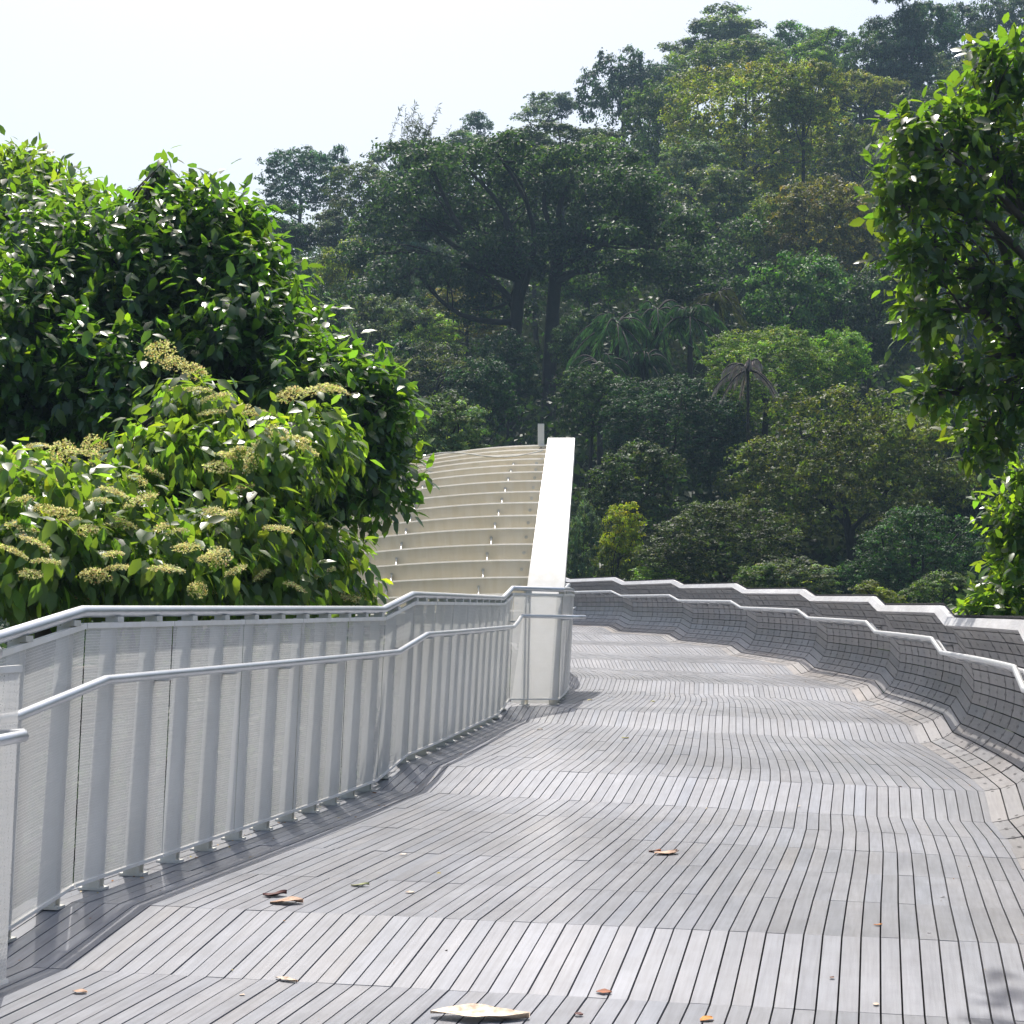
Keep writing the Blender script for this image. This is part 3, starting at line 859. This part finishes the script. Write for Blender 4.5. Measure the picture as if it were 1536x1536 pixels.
# ------------------------------------------------------------------ forest on the hillside
def crown_variant(kind, n, size, seed, nl):
    """crown of radius about 1 centred on the origin, seen from -Y"""
    global rng
    keep = rng; rng = np.random.default_rng(seed)
    lobes = []
    if kind == 'dome':
        for _ in range(int(nl*1.8)):
            d = rand_dirs(1)[0]; d[1] = -abs(d[1])*.7+d[1]*.3; r = rng.uniform(.17,.40)
            c = d*(1-r)*rng.uniform(.80,1.12); lobes.append((*c, r*rng.uniform(.95,1.3), r, r*rng.uniform(.7,.95)))
        lobes.append((0,0,-.05,.66,.6,.70))
        inner = .55
    elif kind == 'umbrella':
        for _ in range(nl):
            a = rng.uniform(0,6.28); rr = math.sqrt(rng.random())*.85; zz = .75*(1-rr**2*.9)-rng.random()*.75
            r = rng.uniform(.2,.34); lobes.append((rr*math.cos(a), rr*math.sin(a), zz, r*1.3, r*1.2, r*.42))
        inner = .6
    elif kind == 'open':
        for _ in range(nl):
            d = rand_dirs(1)[0]; d[2] = d[2]*.7+.15; r = rng.uniform(.16,.30)
            c = d*rng.uniform(.45,.85); lobes.append((*c, r*1.25, r, r*.6))
        inner = .8
    elif kind == 'columns':
        for _ in range(nl):
            x = rng.uniform(-.75,.75); y = rng.uniform(-.5,.5); h = rng.uniform(.55,1.0)*(1-.25*abs(x)); r = rng.uniform(.24,.36)
            lobes.append((x, y, h-1+.25, r, r, h*.62))
        inner = .4
    elif kind == 'tiers':
        for k in range(nl):
            zz = 1-1.9*k/(nl-1); w = .35+.65*(k/(nl-1))**.6
            for _ in range(3):
                a = rng.uniform(0,6.28); rr = w*rng.uniform(.2,.75); lobes.append((rr*math.cos(a), rr*math.sin(a), zz+rng.normal(0,.05), w*.5, w*.5, .085))
        inner = .7
    lobes = np.array(lobes)
    per = 24; m = n//per
    pc, oc = sample_lobes(lobes, m, inner, .15)
    cr = size*rng.uniform(.7, 1.75, m)
    k = np.repeat(np.arange(m), per); n = len(k)
    d = rand_dirs(n)*np.array((1.25,1.25,.55)); d[:,2] = d[:,2]+.25-.35*(d[:,0]**2+d[:,1]**2)
    p = pc[k]+d*cr[k][:,None]*rng.random(n)[:,None]**.5
    o = unit(oc[k]*.5+d*.7)
    no = unit(o*.7+rand_dirs(n)*.5+np.array((0,0,.7))); ax = unit(np.cross(no, rand_dirs(n))-np.array((0,0,.25)))
    L = size*rng.uniform(.5,1.1,n)
    # young and old leaf tones by lobe-sized patches
    q = np.sin(p[:,0]*5.1+seed)*np.cos(p[:,2]*4.3+seed*.7)+np.sin(p[:,1]*3.7+seed*1.9)*.6
    t = tints(m, .34, .07, (1.7,1.45,.9))[k]*tints(n, .15, .02, (1.8,1.5,.9))*(1+.16*q[:,None])
    me = leaves_mesh('crown', M['leaf_far'], p, ax, no, L, L*rng.uniform(.45,.8,n), t, shape=4, droop=.18)
    rng = keep
    return me, lobes
VAR = {}
def get_var(kind, big, idx):
    k = (kind, big, idx)
    if k not in VAR:
        n, size = {'s': (4500,.110), 'm': (14000,.066), 'l': (40000,.038)}[big]
        if kind == 'open': n = int(n*.55)
        if kind in ('umbrella','columns'): n = int(n*1.2)
        if kind == 'tiers': n = int(n*1.7)
        nl = {'dome': {'s':9,'m':16,'l':34}, 'umbrella': {'s':12,'m':22,'l':60}, 'open': {'s':14,'m':22,'l':30},
              'columns': {'s':6,'m':9,'l':12}, 'tiers': {'s':6,'m':8,'l':9}}[kind][big]
        VAR[k] = crown_variant(kind, n, size, 100+hash_small(k), nl)
    return VAR[k]
def hash_small(k): return sum(ord(c) for c in k[0])*7 % 97 + {'s':0,'m':31,'l':67}[k[1]] + 13*k[2]

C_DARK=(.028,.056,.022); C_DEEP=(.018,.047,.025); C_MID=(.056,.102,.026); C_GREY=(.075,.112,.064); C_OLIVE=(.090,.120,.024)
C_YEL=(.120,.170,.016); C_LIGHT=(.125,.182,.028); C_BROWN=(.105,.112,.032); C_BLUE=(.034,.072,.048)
def hill_tree(px, py, rx, rz, D, kind, col, label, name='broadleaf_tree', cat='tree', var=0, depth=1.0, limbs=None, group='trees on the wooded hillside'):
    py += rz*.30; rz *= 1.30; rx *= 1.08
    c = P(px, py, D); sx, sz = rx/F*D, rz/F*D; sy = (sx+sz)/2*depth
    big = 's' if max(rx, rz) < 52 else ('m' if max(rx, rz) < 105 else 'l')
    me, lobes = get_var(kind, big, var)
    g = min(float(gz(c[0], c[1])), c[2]-sz*.8)
    root = thing(name, label, cat, (c[0], c[1], g), group)
    o = link('crown', me, root); o.location = (0, 0, c[2]-g); o.scale = (sx, sy, sz)
    o.rotation_euler = (0, 0, 0); j = rng.normal(0, .08, 3)
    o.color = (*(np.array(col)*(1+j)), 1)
    L2 = lobes*np.array((sx,sy,sz,sx,sy,sz)); L2[:, :3] += np.array((0,0,c[2]-g))
    k = limbs if limbs else min(6, len(L2)); sel = rng.choice(len(L2), min(k, len(L2)), replace=False)
    hub = np.array((0, 0, c[2]-g-sz*.45)); tr = np.clip(sx*.055, .05, .5)
    link('trunk', limb_mesh((0,0,-.5), hub, L2[sel], tr, M['barkfar'], 'trunk', 1, nseg=6), root)
    return root
T = [
 # ridge against the sky
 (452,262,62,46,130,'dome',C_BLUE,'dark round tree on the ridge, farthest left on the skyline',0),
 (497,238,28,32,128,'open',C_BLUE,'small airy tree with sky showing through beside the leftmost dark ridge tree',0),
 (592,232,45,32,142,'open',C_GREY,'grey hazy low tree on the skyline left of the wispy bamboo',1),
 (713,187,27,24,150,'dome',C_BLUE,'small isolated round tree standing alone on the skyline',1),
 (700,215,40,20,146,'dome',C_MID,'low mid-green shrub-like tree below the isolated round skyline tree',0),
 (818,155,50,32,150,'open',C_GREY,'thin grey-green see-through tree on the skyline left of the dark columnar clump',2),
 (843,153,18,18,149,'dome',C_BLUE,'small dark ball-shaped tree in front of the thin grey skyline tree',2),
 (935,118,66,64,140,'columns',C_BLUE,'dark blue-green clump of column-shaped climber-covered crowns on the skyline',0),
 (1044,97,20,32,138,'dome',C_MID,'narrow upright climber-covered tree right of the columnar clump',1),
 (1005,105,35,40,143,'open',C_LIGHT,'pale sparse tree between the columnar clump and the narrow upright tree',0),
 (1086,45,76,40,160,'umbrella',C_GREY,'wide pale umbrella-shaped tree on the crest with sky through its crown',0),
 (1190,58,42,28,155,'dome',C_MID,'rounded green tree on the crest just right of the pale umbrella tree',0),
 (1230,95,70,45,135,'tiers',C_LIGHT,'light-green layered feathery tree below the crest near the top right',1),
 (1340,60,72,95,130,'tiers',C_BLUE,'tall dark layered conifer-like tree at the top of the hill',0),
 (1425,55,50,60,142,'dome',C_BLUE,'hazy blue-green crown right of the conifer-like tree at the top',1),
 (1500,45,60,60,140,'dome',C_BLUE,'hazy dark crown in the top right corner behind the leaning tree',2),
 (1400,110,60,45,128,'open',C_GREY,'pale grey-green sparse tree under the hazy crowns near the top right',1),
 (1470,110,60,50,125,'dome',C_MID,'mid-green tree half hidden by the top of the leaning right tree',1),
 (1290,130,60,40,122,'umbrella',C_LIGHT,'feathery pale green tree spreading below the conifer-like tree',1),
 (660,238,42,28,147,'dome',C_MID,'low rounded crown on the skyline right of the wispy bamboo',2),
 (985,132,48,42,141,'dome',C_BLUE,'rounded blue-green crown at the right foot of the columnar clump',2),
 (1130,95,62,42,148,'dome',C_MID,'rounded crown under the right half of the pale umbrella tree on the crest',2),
 (1232,72,50,34,152,'dome',C_MID,'low crown on the crest left of the conifer-like tree',1),
 (1085,95,85,40,136,'dome',C_OLIVE,'olive crown filling the slope between the big dome and the pale crest tree',1),
 # upper slope
 (1112,185,138,102,106,'dome',(.140,.165,.026),'big domed yellow-green tree dominating the upper right slope',0),
 (1205,130,55,48,103,'dome',(.130,.180,.022),'bright green crown on the right shoulder of the big yellow-green dome',1),
 (985,175,60,58,115,'dome',C_MID,'rounded mid-green tree directly left of the big yellow-green dome',2),
 (845,205,85,30,112,'umbrella',C_DARK,'dark flat-layered tree below the thin grey skyline trees',1),
 (770,212,70,24,122,'open',C_GREY,'low pale hazy tree on the slope left of the dark flat-layered tree',0),
 (805,248,72,30,96,'dome',(.150,.210,.020),'vivid yellow-green crown peeking above the giant spreading tree',0),
 (900,240,70,40,100,'umbrella',C_OLIVE,'olive layered crown above the right half of the giant spreading tree',0),
 (1060,292,92,66,92,'open',C_GREY,'silvery grey glittering tree below the big yellow-green dome',0),
 (1040,250,60,45,100,'dome',C_GREY,'greyish crown tucked between the silvery tree and the big dome',2),
 (1235,330,90,72,86,'dome',C_BROWN,'olive-brown tinged clustered tree at middle right',0),
 (1150,330,48,48,88,'dome',C_OLIVE,'olive crown touching the left side of the brownish tree',1),
 (1295,215,60,62,102,'open',C_OLIVE,'open olive tree right of the big yellow-green dome',2),
 (1310,315,55,60,90,'open',C_GREY,'grey sparse tree between the brownish tree and the leaning right tree',1),
 (1400,200,85,80,105,'dome',C_DARK,'dark tree seen through the upper leaves of the leaning right tree',0),
 (1420,340,90,85,84,'dome',C_DEEP,'deep green tree behind the middle of the leaning right tree',1),
 (1500,300,80,90,95,'open',C_DARK,'shadowy tree at the right edge behind the leaning tree',0),
 # left part of the slope
 (545,280,58,42,112,'dome',C_MID,'mid-green tree on the slope right of the leftmost ridge trees',0),
 (600,300,55,50,104,'tiers',C_BLUE,'blue-green layered tree left of the giant spreading tree top',0),
 (432,345,62,48,98,'umbrella',C_DARK,'dark flat-crowned tree just above the big glossy tree at left',0),
 (235,287,48,26,105,'open',C_GREY,'distant hazy grey tree between the two left foreground trees',1),
 (505,345,55,40,100,'tiers',C_GREY,'grey-green feathery layered tree below the mid-green slope tree',1),
 (515,405,52,55,84,'dome',C_LIGHT,'bright sunlit green tree left of the giant spreading tree',1),
 (440,430,55,50,90,'dome',C_MID,'mid-green tree filling the gap beside the glossy left tree',2),
 (475,480,55,60,74,'dome',C_DARK,'dark tree right beside the edge of the glossy left tree',0),
 (570,470,75,62,72,'open',C_GREY,'grey-leaved tree under the left boughs of the giant spreading tree',2),
 (640,500,60,40,88,'dome',C_LIGHT,'bright green foliage clump glowing behind the giant trunk at left',0),
 (650,550,75,50,66,'open',C_GREY,'small grey glossy tree left of the giant trunks',1),
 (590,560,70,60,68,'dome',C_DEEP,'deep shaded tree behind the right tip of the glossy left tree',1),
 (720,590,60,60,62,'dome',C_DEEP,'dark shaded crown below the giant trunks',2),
 # middle
 (700,460,60,40,92,'dome',C_OLIVE,'olive crown seen between the giant tree limbs',0),
 (880,400,80,45,90,'dome',C_MID,'mid-green crown glimpsed behind the right side of the giant tree',1),
 (1000,380,80,50,86,'open',C_GREY,'greyish leafy tree under the right tip of the giant spreading tree',2),
 (1195,450,92,78,76,'dome',C_MID,'glossy mid-green tree with clustered crown at centre right',2),
 (1305,460,75,75,74,'dome',C_DARK,'dark clustered tree between the glossy mid-green one and the leaning tree',1),
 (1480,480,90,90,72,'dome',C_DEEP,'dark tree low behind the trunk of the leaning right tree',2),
 (760,545,55,55,71,'dome',C_DEEP,'shaded crown in front of the twin giant trunks, left one',0),
 (865,500,45,45,73,'dome',C_DARK,'small dark crown right of the twin giant trunks, above the palms',1),
 (1375,55,62,62,134,'dome',C_BLUE,'blue-green round crown just right of the conifer-like tree top',1),
 (1300,90,45,52,131,'dome',C_MID,'rounded crown just left of the conifer-like tree foot',2),
 (1150,545,110,62,60,'dome',(.125,.165,.038),'pale green sunlit bushy tree beside the dead grey palm fronds',0),
 (1255,535,55,45,61,'dome',C_LIGHT,'small light-green crown above the broad olive tree',2),
 (1275,680,175,130,54,'umbrella',(.072,.104,.024),'broad dark-olive tree with fine layered foliage at lower right',0),
 (1420,640,90,110,58,'dome',C_DARK,'dark tree right of the broad olive tree',0),
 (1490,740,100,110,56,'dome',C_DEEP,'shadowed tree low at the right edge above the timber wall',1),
 (1380,830,110,80,46,'dome',C_DARK,'dark low tree just above the right half of the timber wall',2),
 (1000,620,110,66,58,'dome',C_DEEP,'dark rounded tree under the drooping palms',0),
 (890,590,60,50,60,'dome',C_DARK,'dark crown right of the giant trunks under the palms',0),
 (1070,660,60,100,60,'dome',C_DEEP,'tall dark leafy mass left of the broad olive tree',1),
 # lower foreground of the valley
 (945,712,78,60,49,'dome',(.034,.062,.026),'dense rounded climber-covered bush right of the white arch rib',1),
 (665,640,80,58,40,'dome',C_GREY,'grey-green bushy tree just above the louvred shell',0),
 (610,640,50,50,42,'dome',C_MID,'mid-green bush between the glossy left tree and the grey-green bush',1),
 (1085,810,118,66,42,'dome',(.036,.058,.024),'wide dark glossy tree spreading above the middle of the timber wall',2),
 (872,810,30,70,46,'dome',C_GREY,'slim grey-green shrub with reddish tips beside the white arch rib',1),
 (930,782,36,34,44,'dome',(.20,.26,.008),'small vivid yellow-green young-leaved shrub right of the arch rib',2),
 (930,835,40,40,44.6,'dome',C_OLIVE,'olive lower part of thicket under the vivid yellow-green shrub',0),
 (985,862,48,22,42,'dome',C_LIGHT,'low bright green bush behind the left end of the timber wall',1),
 (1190,868,78,36,36,'dome',C_GREY,'glittering low bush just behind the timber wall at centre right',0),
 (1130,868,45,26,35.5,'dome',C_MID,'small green bush left of the glittering low bush',2),
 (1310,893,45,24,35,'dome',C_OLIVE,'low yellowish-olive bush behind the timber wall near the right',0),
 (1400,890,70,40,38,'dome',C_MID,'low green bush behind the timber wall left of the bright edge bush',1),
 (880,868,40,18,46.5,'dome',C_LIGHT,'low leafy shrub tips at the foot of the arch rib behind the wall end',0),
]
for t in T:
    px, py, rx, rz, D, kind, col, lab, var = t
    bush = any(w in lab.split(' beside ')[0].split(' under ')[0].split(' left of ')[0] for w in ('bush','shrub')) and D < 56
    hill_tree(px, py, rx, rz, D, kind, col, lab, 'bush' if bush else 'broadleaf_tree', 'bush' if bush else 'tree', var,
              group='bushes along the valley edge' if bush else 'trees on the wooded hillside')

# the giant spreading tree in the middle
def giant():
    D = 80; lobes = []
    spec = [(600,330,70,34),(560,380,55,26),(640,290,70,30),(700,250,70,34),(770,300,85,36),(700,350,80,34),(830,270,75,32),(900,300,80,32),(960,340,85,30),(1030,380,80,28),
            (870,360,75,32),(620,400,70,28),(700,410,70,26),(780,380,75,32),(950,400,70,24),(560,430,50,22),(1060,420,60,20),(750,235,60,26),(650,245,50,24),(880,240,60,26),(940,270,60,26),(1000,330,60,26),(600,290,45,24), (830,420,60,24), (720,460,60,22)]
    for px, py, rx, rz in spec:
        c = P(px+rng.normal(0,6), py+rng.normal(0,5), D+rng.uniform(-5,4)); lobes.append((*c, rx/F*D, rx/F*D*.9, rz/F*D*.8))
        for _ in range(3):
            lobes.append((c[0]+rng.normal(0,rx/F*D*.65), c[1]+rng.normal(-.6,1.4), c[2]+rng.normal(-.1,rz/F*D*.85), rx/F*D*.42, rx/F*D*.42, rz/F*D*.42))
    lobes = np.array(lobes); base = P(800, 655, D); g = float(gz(base[0], base[1])); g = min(g, base[2])
    root = thing('spreading_tree', 'giant dark tree with layered spreading crown and twin trunks in the middle of the slope', 'tree', (base[0], base[1], g))
    m = 4600; per = 15; pc, oc = sample_lobes(lobes, m, .55, .2); k = np.repeat(np.arange(m), per); n = len(k)
    cr = rng.uniform(.16, .42, m); d = rand_dirs(n)*np.array((1.4,1.4,.6))+np.array((0,0,.2)); p = pc[k]+d*cr[k][:,None]*rng.random(n)[:,None]**.5
    o = unit(oc[k]*.4+d); no = unit(o*.6+rand_dirs(n)*.6+np.array((0,0,.55))); ax = unit(np.cross(no, rand_dirs(n))-np.array((0,0,.15))); L = rng.uniform(.12,.27,n)
    attach(root, link('crown', leaves_mesh('crown', M['leaf_far'], p, ax, no, L, L*.6, tints(n, .28, .05, (1.8,1.5,.9)), shape=4, droop=.15)))
    root.children[0].color = (.032,.064,.032,1)
    for (bx, hx, hy, sel) in ((775,780,420,[i for i in range(len(spec)) if spec[i][0] < 800]), (822,838,360,[i for i in range(len(spec)) if spec[i][0] >= 800])):
        L2 = lobes[[4*i for i in sel]]
        b_ = P(bx, 660, D); b_[2] = g-1
        me = limb_mesh(b_, P(hx, hy, D), L2, .38, M['barkfar'], 'trunk', 3, nseg=8)
        attach(root, link('trunk', me))
giant()

# bamboo plume and palms
def bamboo():
    base = P(612, 300, 138); g = float(gz(base[0], base[1]))
    root = thing('bamboo_clump', 'wispy bamboo-like plume leaning right on the skyline', 'bamboo', (base[0], base[1], min(g, base[2])))
    mb = MB(); pos, ax = [], []
    for k in range(46):
        a = base+np.array((rng.normal(-.2,.8), rng.normal(0,.8), 0)); H = rng.uniform(3,7.6); lean = rng.uniform(.0,.75)
        pts = [a+np.array((lean*H*(t**1.6)*.62, rng.normal(0,.02), H*t)) for t in np.linspace(0,1,8)]
        mb.tube(pts, list(np.linspace(.035,.008,8)), 4, caps=False)
        for _ in range(80):
            t = rng.uniform(.2,1); i = min(int(t*7),6); pp = pts[i]+(pts[i+1]-pts[i])*(t*7-i)
            pos.append(pp+rng.normal(0,.13*(1.3-t),3)); ax.append(np.array((rng.normal(.35,.4), rng.normal(0,.4), rng.normal(.2,.5))))
    pos, ax = np.array(pos), np.array(ax); n = len(pos); L = rng.uniform(.22,.5,n)
    o = attach(root, link('foliage', leaves_mesh('foliage', M['leaf_far'], pos, ax, rand_dirs(n), L, L*.22, tints(n,.25,.05), shape=4))); o.color = (.055,.065,.04,1)
    attach(root, mb.build('canes', M['barkfar']))
bamboo()
def palm(px, py, D, R_, label, col, dead=False, n_fr=22, fan=True, group='palms on the slope'):
    c = P(px, py, D); g = min(float(gz(c[0], c[1])), c[2]-2)
    root = thing('palm_tree', label, 'palm', (c[0], c[1], g), group)
    pos, ax, no, LL, WW = [], [], [], [], []
    st = MB()
    for k in range(n_fr):
        a = 2*math.pi*k/n_fr+rng.normal(0,.15); el = rng.uniform(-.2,1.1); ln = R_*rng.uniform(.75,1.1)
        d = np.array((math.cos(a), math.sin(a), 0)); pts = []
        for t in np.linspace(0,1,14):
            pts.append(c+d*ln*(t*math.cos(el)*.95)+np.array((0,0,ln*(t*math.sin(el)-.72*t**2.2))))
        st.tube(pts, list(np.linspace(.05,.012,14)), 4, caps=False)
        for i in range(2, 13):
            tan = unit((pts[i+1]-pts[i])[None])[0]; sd = unit(np.cross(tan,(0,0,1.))[None])[0]
            for sgn in (-1,1):
                for q in range(3):
                    pos.append(pts[i]+(pts[i+1]-pts[i])*q/3); ax.append(sd*sgn*.55+tan*.55-np.array((0,0,.75 if not dead else 1.1))+rng.normal(0,.16,3)); no.append(np.cross(tan, sd)*.6+sd*sgn*.5+np.array((0,0,.4)))
                    LL.append(ln*.30*rng.uniform(.6,1.2)); WW.append(ln*.026)
    pos, ax, no = np.array(pos), np.array(ax), np.array(no)
    o = attach(root, link('fronds', leaves_mesh('fronds', M['leaf_dead'] if dead else M['leaf_far'], pos, ax, no, np.array(LL), np.array(WW), tints(len(pos),.2,0), shape=4))); o.color = (*col,1)
    st.tube([np.array((c[0],c[1],g-.5)), c*np.array((1,1,1))], [.14,.09] if not dead else [.06,.05], 8, caps=False)
    attach(root, st.build('trunk', M['barkfar']))
palm(925,490,66,1.9,'drooping palm with a glossy bluish head, leftmost of the palms','' or (.050,.112,.066))
palm(985,470,67,1.9,'drooping palm in the middle of the palm group',(.044,.100,.058))
palm(1035,478,66,1.7,'drooping palm at the right of the palm group',(.044,.096,.056))
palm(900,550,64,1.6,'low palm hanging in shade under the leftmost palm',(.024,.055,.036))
palm(1075,450,70,1.5,'yellowish ragged palm above the right palm',(.060,.070,.030))
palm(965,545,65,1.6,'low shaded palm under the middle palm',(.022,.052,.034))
palm(1122,555,56,1.25,'dead grey palm with bare hanging fronds beside the pale green tree',(.19,.17,.15), True, 12)

# undergrowth that closes the gaps between the trees
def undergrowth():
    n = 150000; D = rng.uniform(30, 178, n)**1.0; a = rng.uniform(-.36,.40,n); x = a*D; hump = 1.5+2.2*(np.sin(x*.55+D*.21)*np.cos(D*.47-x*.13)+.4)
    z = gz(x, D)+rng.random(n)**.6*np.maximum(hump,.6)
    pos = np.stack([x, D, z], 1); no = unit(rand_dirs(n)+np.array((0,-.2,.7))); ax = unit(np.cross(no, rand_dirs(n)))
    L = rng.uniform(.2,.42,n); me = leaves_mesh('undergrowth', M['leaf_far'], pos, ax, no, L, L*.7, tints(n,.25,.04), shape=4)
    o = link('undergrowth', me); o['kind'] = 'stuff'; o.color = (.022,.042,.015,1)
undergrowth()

# ------------------------------------------------------------------ fallen leaves on the boards
def fallen(px, py, size_px, col, label, curl=.5, asp=.5):
    curl *= .55; asp = min(asp*1.45, .95)
    hit = deck_hit(px, py)
    if hit is None: return
    t, p, n, dn = hit; L = size_px/F*t
    m, nt, out = new_mat('dry_leaf'); b = NB(nt)
    geo = b.n('ShaderNodeNewGeometry').outputs['Position']; no = b.noise(geo, 30, 4)
    c = b.mul(col, b.ramp(no, [(.35,(.55,.45,.4)),(.6,(1.1,1.1,1.1))]))
    pr = b.n('ShaderNodeBsdfPrincipled'); b.l(c, pr.inputs[0]); pr.inputs['Roughness'].default_value = .7; b.l(pr.outputs[0], out.inputs[0])
    V, Fc = [], []; a = rng.uniform(-.7,.7); NX, NY = 9, 5
    ph = rng.uniform(0,6)
    for i in range(NX):
        u = i/(NX-1); w = math.sin(math.pi*min(max(u,.03),.97))**.75*asp*L*(1+.12*math.sin(u*17+ph))
        for j in range(NY):
            v = j/(NY-1)-.5; x = (u-.5)*L; y = v*w
            zz = curl*L*(.30*(2*v)**2*(.4+u*.6)+.10*math.sin(u*5+ph)+.05*math.sin(v*9+u*7+ph))
            V.append((x, y, zz+.004+curl*L*.10))
    for i in range(NX-1):
        for j in range(NY-1):
            q = i*NY+j; Fc.append((q, q+NY, q+NY+1, q+1))
    me = bpy.data.meshes.new('fallen_leaf'); me.from_pydata(V, [], Fc); me.materials.append(m)
    for pl in me.polygons: pl.use_smooth = True
    o = link('fallen_leaf', me); tag(o, label, 'leaf', 'fallen leaves on the boards')
    zax = Vector(n) if n[2] > 0 else -Vector(n)
    o.location = Vector(p); q = Vector((0,0,1)).rotation_difference(zax); o.rotation_mode = 'QUATERNION'
    o.rotation_quaternion = q @ Matrix.Rotation(a, 3, 'Z').to_quaternion()
    return o
TAN=(.50,.34,.24); RUST=(.30,.09,.03); MAR=(.09,.02,.02); ORA=(.55,.22,.03); PALE=(.68,.58,.45); YG=(.42,.40,.04); BRN=(.16,.08,.045)
fallen(430,1356,50,TAN,'curled tan leaf beside the maroon one below the long mesh railing',.6)
fallen(412,1345,36,MAR,'dark maroon shrivelled leaf touching the curled tan leaf',.8)
fallen(1000,1282,44,TAN,'tan dry leaf in the middle of the deck with a rust tip beside it',.5,.4)
fallen(982,1279,20,RUST,'small rust-red scrap at the tip of the tan mid-deck leaf',.8)
fallen(720,1527,150,PALE,'largest pale crumpled leaf at the bottom edge of the picture',.35,.32)
fallen(120,1490,24,TAN,'small tan and brown leaf near the bottom left corner',.6)
fallen(540,1330,28,(.30,.34,.16),'pale greenish leaf right of the curled tan and maroon leaves',.6,.35)
fallen(906,1490,24,RUST,'rust-brown leaf right of the largest pale leaf, near the bottom',.5,.45)
fallen(1317,1389,13,ORA,'tiny orange leaf on the right part of the deck',.6)
fallen(1060,1531,26,ORA,'orange leaf cut by the bottom edge right of centre',.5)
fallen(938,1108,12,YG,'yellow-green leaf far up the deck, beyond the tan mid-deck leaf',.7,.7)
fallen(979,1053,8,YG,'tiny yellow leaf on the far ramp, right of the arch rib',.7,.7)
fallen(885,1051,9,(.5,.45,.15),'tiny yellow leaf close to the corner of the mesh railing',.7,.6)
fallen(262,1292,24,RUST,'crumpled rust-brown leaf caught at a post foot of the long railing',.9)
fallen(157,1325,15,ORA,'small orange leaf at a post foot near the left edge',.9,.7)
fallen(22,1392,34,BRN,'dark brown curled leaf under the left end of the long railing',.9,.6)
fallen(430,1472,44,PALE,'thin pale strip of leaf lying near the bottom left of centre',.4,.2)
fallen(363,1494,9,PALE,'cream petal-sized scrap left of the thin pale strip',.5,.8)
fallen(868,1524,15,MAR,'small dark curled leaf right of the largest pale leaf at the bottom',.9,.7)
fallen(615,1340,14,PALE,'little pale scrap right of the greenish leaf',.5,.6)
fallen(1248,1468,8,BRN,'tiny brown crumb on the near right boards',.7,.7)
fallen(1314,1508,10,PALE,'tiny cream scrap on the near right boards by the bottom edge',.5,.7)
fallen(605,1283,12,PALE,'small cream scrap up the deck between the railing and the tan leaf',.5,.5)
fallen(185,1307,26,MAR,'dark twiggy leaf behind the railing foot left of the rust-brown leaf',.8,.3)
fallen(810,1095,9,(.4,.3,.18),'tiny tan leaf in front of the foot of the arch rib',.6,.6)

def litter():
    # crumbs of dry leaf, bark and grit, thickest along the foot of the railing
    pos = []
    for _ in range(760):
        i = rng.integers(6, 34); f = rng.random(); a = SL[i]*(1-f)+SL[i+1]*f; b_ = SE[i]*(1-f)+SE[i+1]*f
        u = rng.random()**3*.10-.02 if rng.random() < .74 else (rng.random() if rng.random() < .6 else 1-rng.random()**2*.12)
        pos.append(a+(b_-a)*u)
    pos = np.array(pos); pos[:,2] += .006; n = len(pos); L = rng.lognormal(-4.35, .5, n).clip(.005,.05)
    no = unit(np.array((0,0,1.))+rand_dirs(n)*.35); ax = unit(np.cross(no, rand_dirs(n)))
    cols = np.array(((.30,.16,.08),(.42,.30,.18),(.16,.09,.05),(.55,.46,.32),(.34,.28,.08)))[rng.integers(0,5,n)]
    o = link('leaf_litter', leaves_mesh('leaf_litter', M['litter'], pos, ax, no, L, L*rng.uniform(.4,.9,n), cols, shape=4, droop=.05)); o['kind'] = 'stuff'
M['litter'] = mat_leaf('dry_litter', (1,1,1), (.5,.4,.3), .8, .1, .1)
litter()

# ------------------------------------------------------------------ haze, sky, sun
hz = MB(); hz.box((0,150,24), (1,0,0), (0,1,0), (0,0,1), 302, 273, 40)
hm, nt, out = new_mat('haze'); b = NB(nt)
pv = b.n('ShaderNodeVolumePrincipled'); pv.inputs['Color'].default_value = (.52,.76,1,1); pv.inputs['Density'].default_value = .00060
pv.inputs['Anisotropy'].default_value = .1
b.l(pv.outputs[0], out.inputs['Volume'])
ho = hz.build('haze', hm); ho['kind'] = 'stuff'

SUN_EL, SUN_AZ = R(61), R(-8)      # ahead, slightly left
w = bpy.data.worlds.new('World'); scene.world = w; w.use_nodes = True
nt = w.node_tree; nt.nodes.clear(); b = NB(nt)
sky = b.n('ShaderNodeTexSky', sky_type='NISHITA'); sky.sun_disc = False
sky.sun_elevation = SUN_EL; sky.sun_rotation = SUN_AZ; sky.air_density = 1.1; sky.dust_density = 5.0; sky.ozone_density = 1.0; sky.altitude = 50
bg = b.n('ShaderNodeBackground'); bg.inputs[1].default_value = .14; b.l(sky.outputs[0], bg.inputs[0])
ow = b.n('ShaderNodeOutputWorld'); b.l(bg.outputs[0], ow.inputs[0])
sd = bpy.data.lights.new('sun', 'SUN'); sd.energy = 4.6; sd.angle = R(.55); sd.color = (1,.955,.88)
so = bpy.data.objects.new('sun', sd); COL.objects.link(so)
dirv = Vector((math.sin(SUN_AZ)*math.cos(SUN_EL), math.cos(SUN_AZ)*math.cos(SUN_EL), math.sin(SUN_EL)))
so.rotation_euler = dirv.to_track_quat('Z', 'Y').to_euler(); so.location = dirv*50

vs = scene.view_settings; vs.view_transform = 'Standard'; vs.look = 'None'; vs.exposure = .35; vs.gamma = 1
cy = scene.cycles
cy.max_bounces = 8; cy.diffuse_bounces = 3; cy.glossy_bounces = 3; cy.transmission_bounces = 4; cy.transparent_max_bounces = 24; cy.volume_bounces = 0
cy.caustics_reflective = False; cy.caustics_refractive = False; cy.sample_clamp_indirect = 6
cy.use_denoising = True
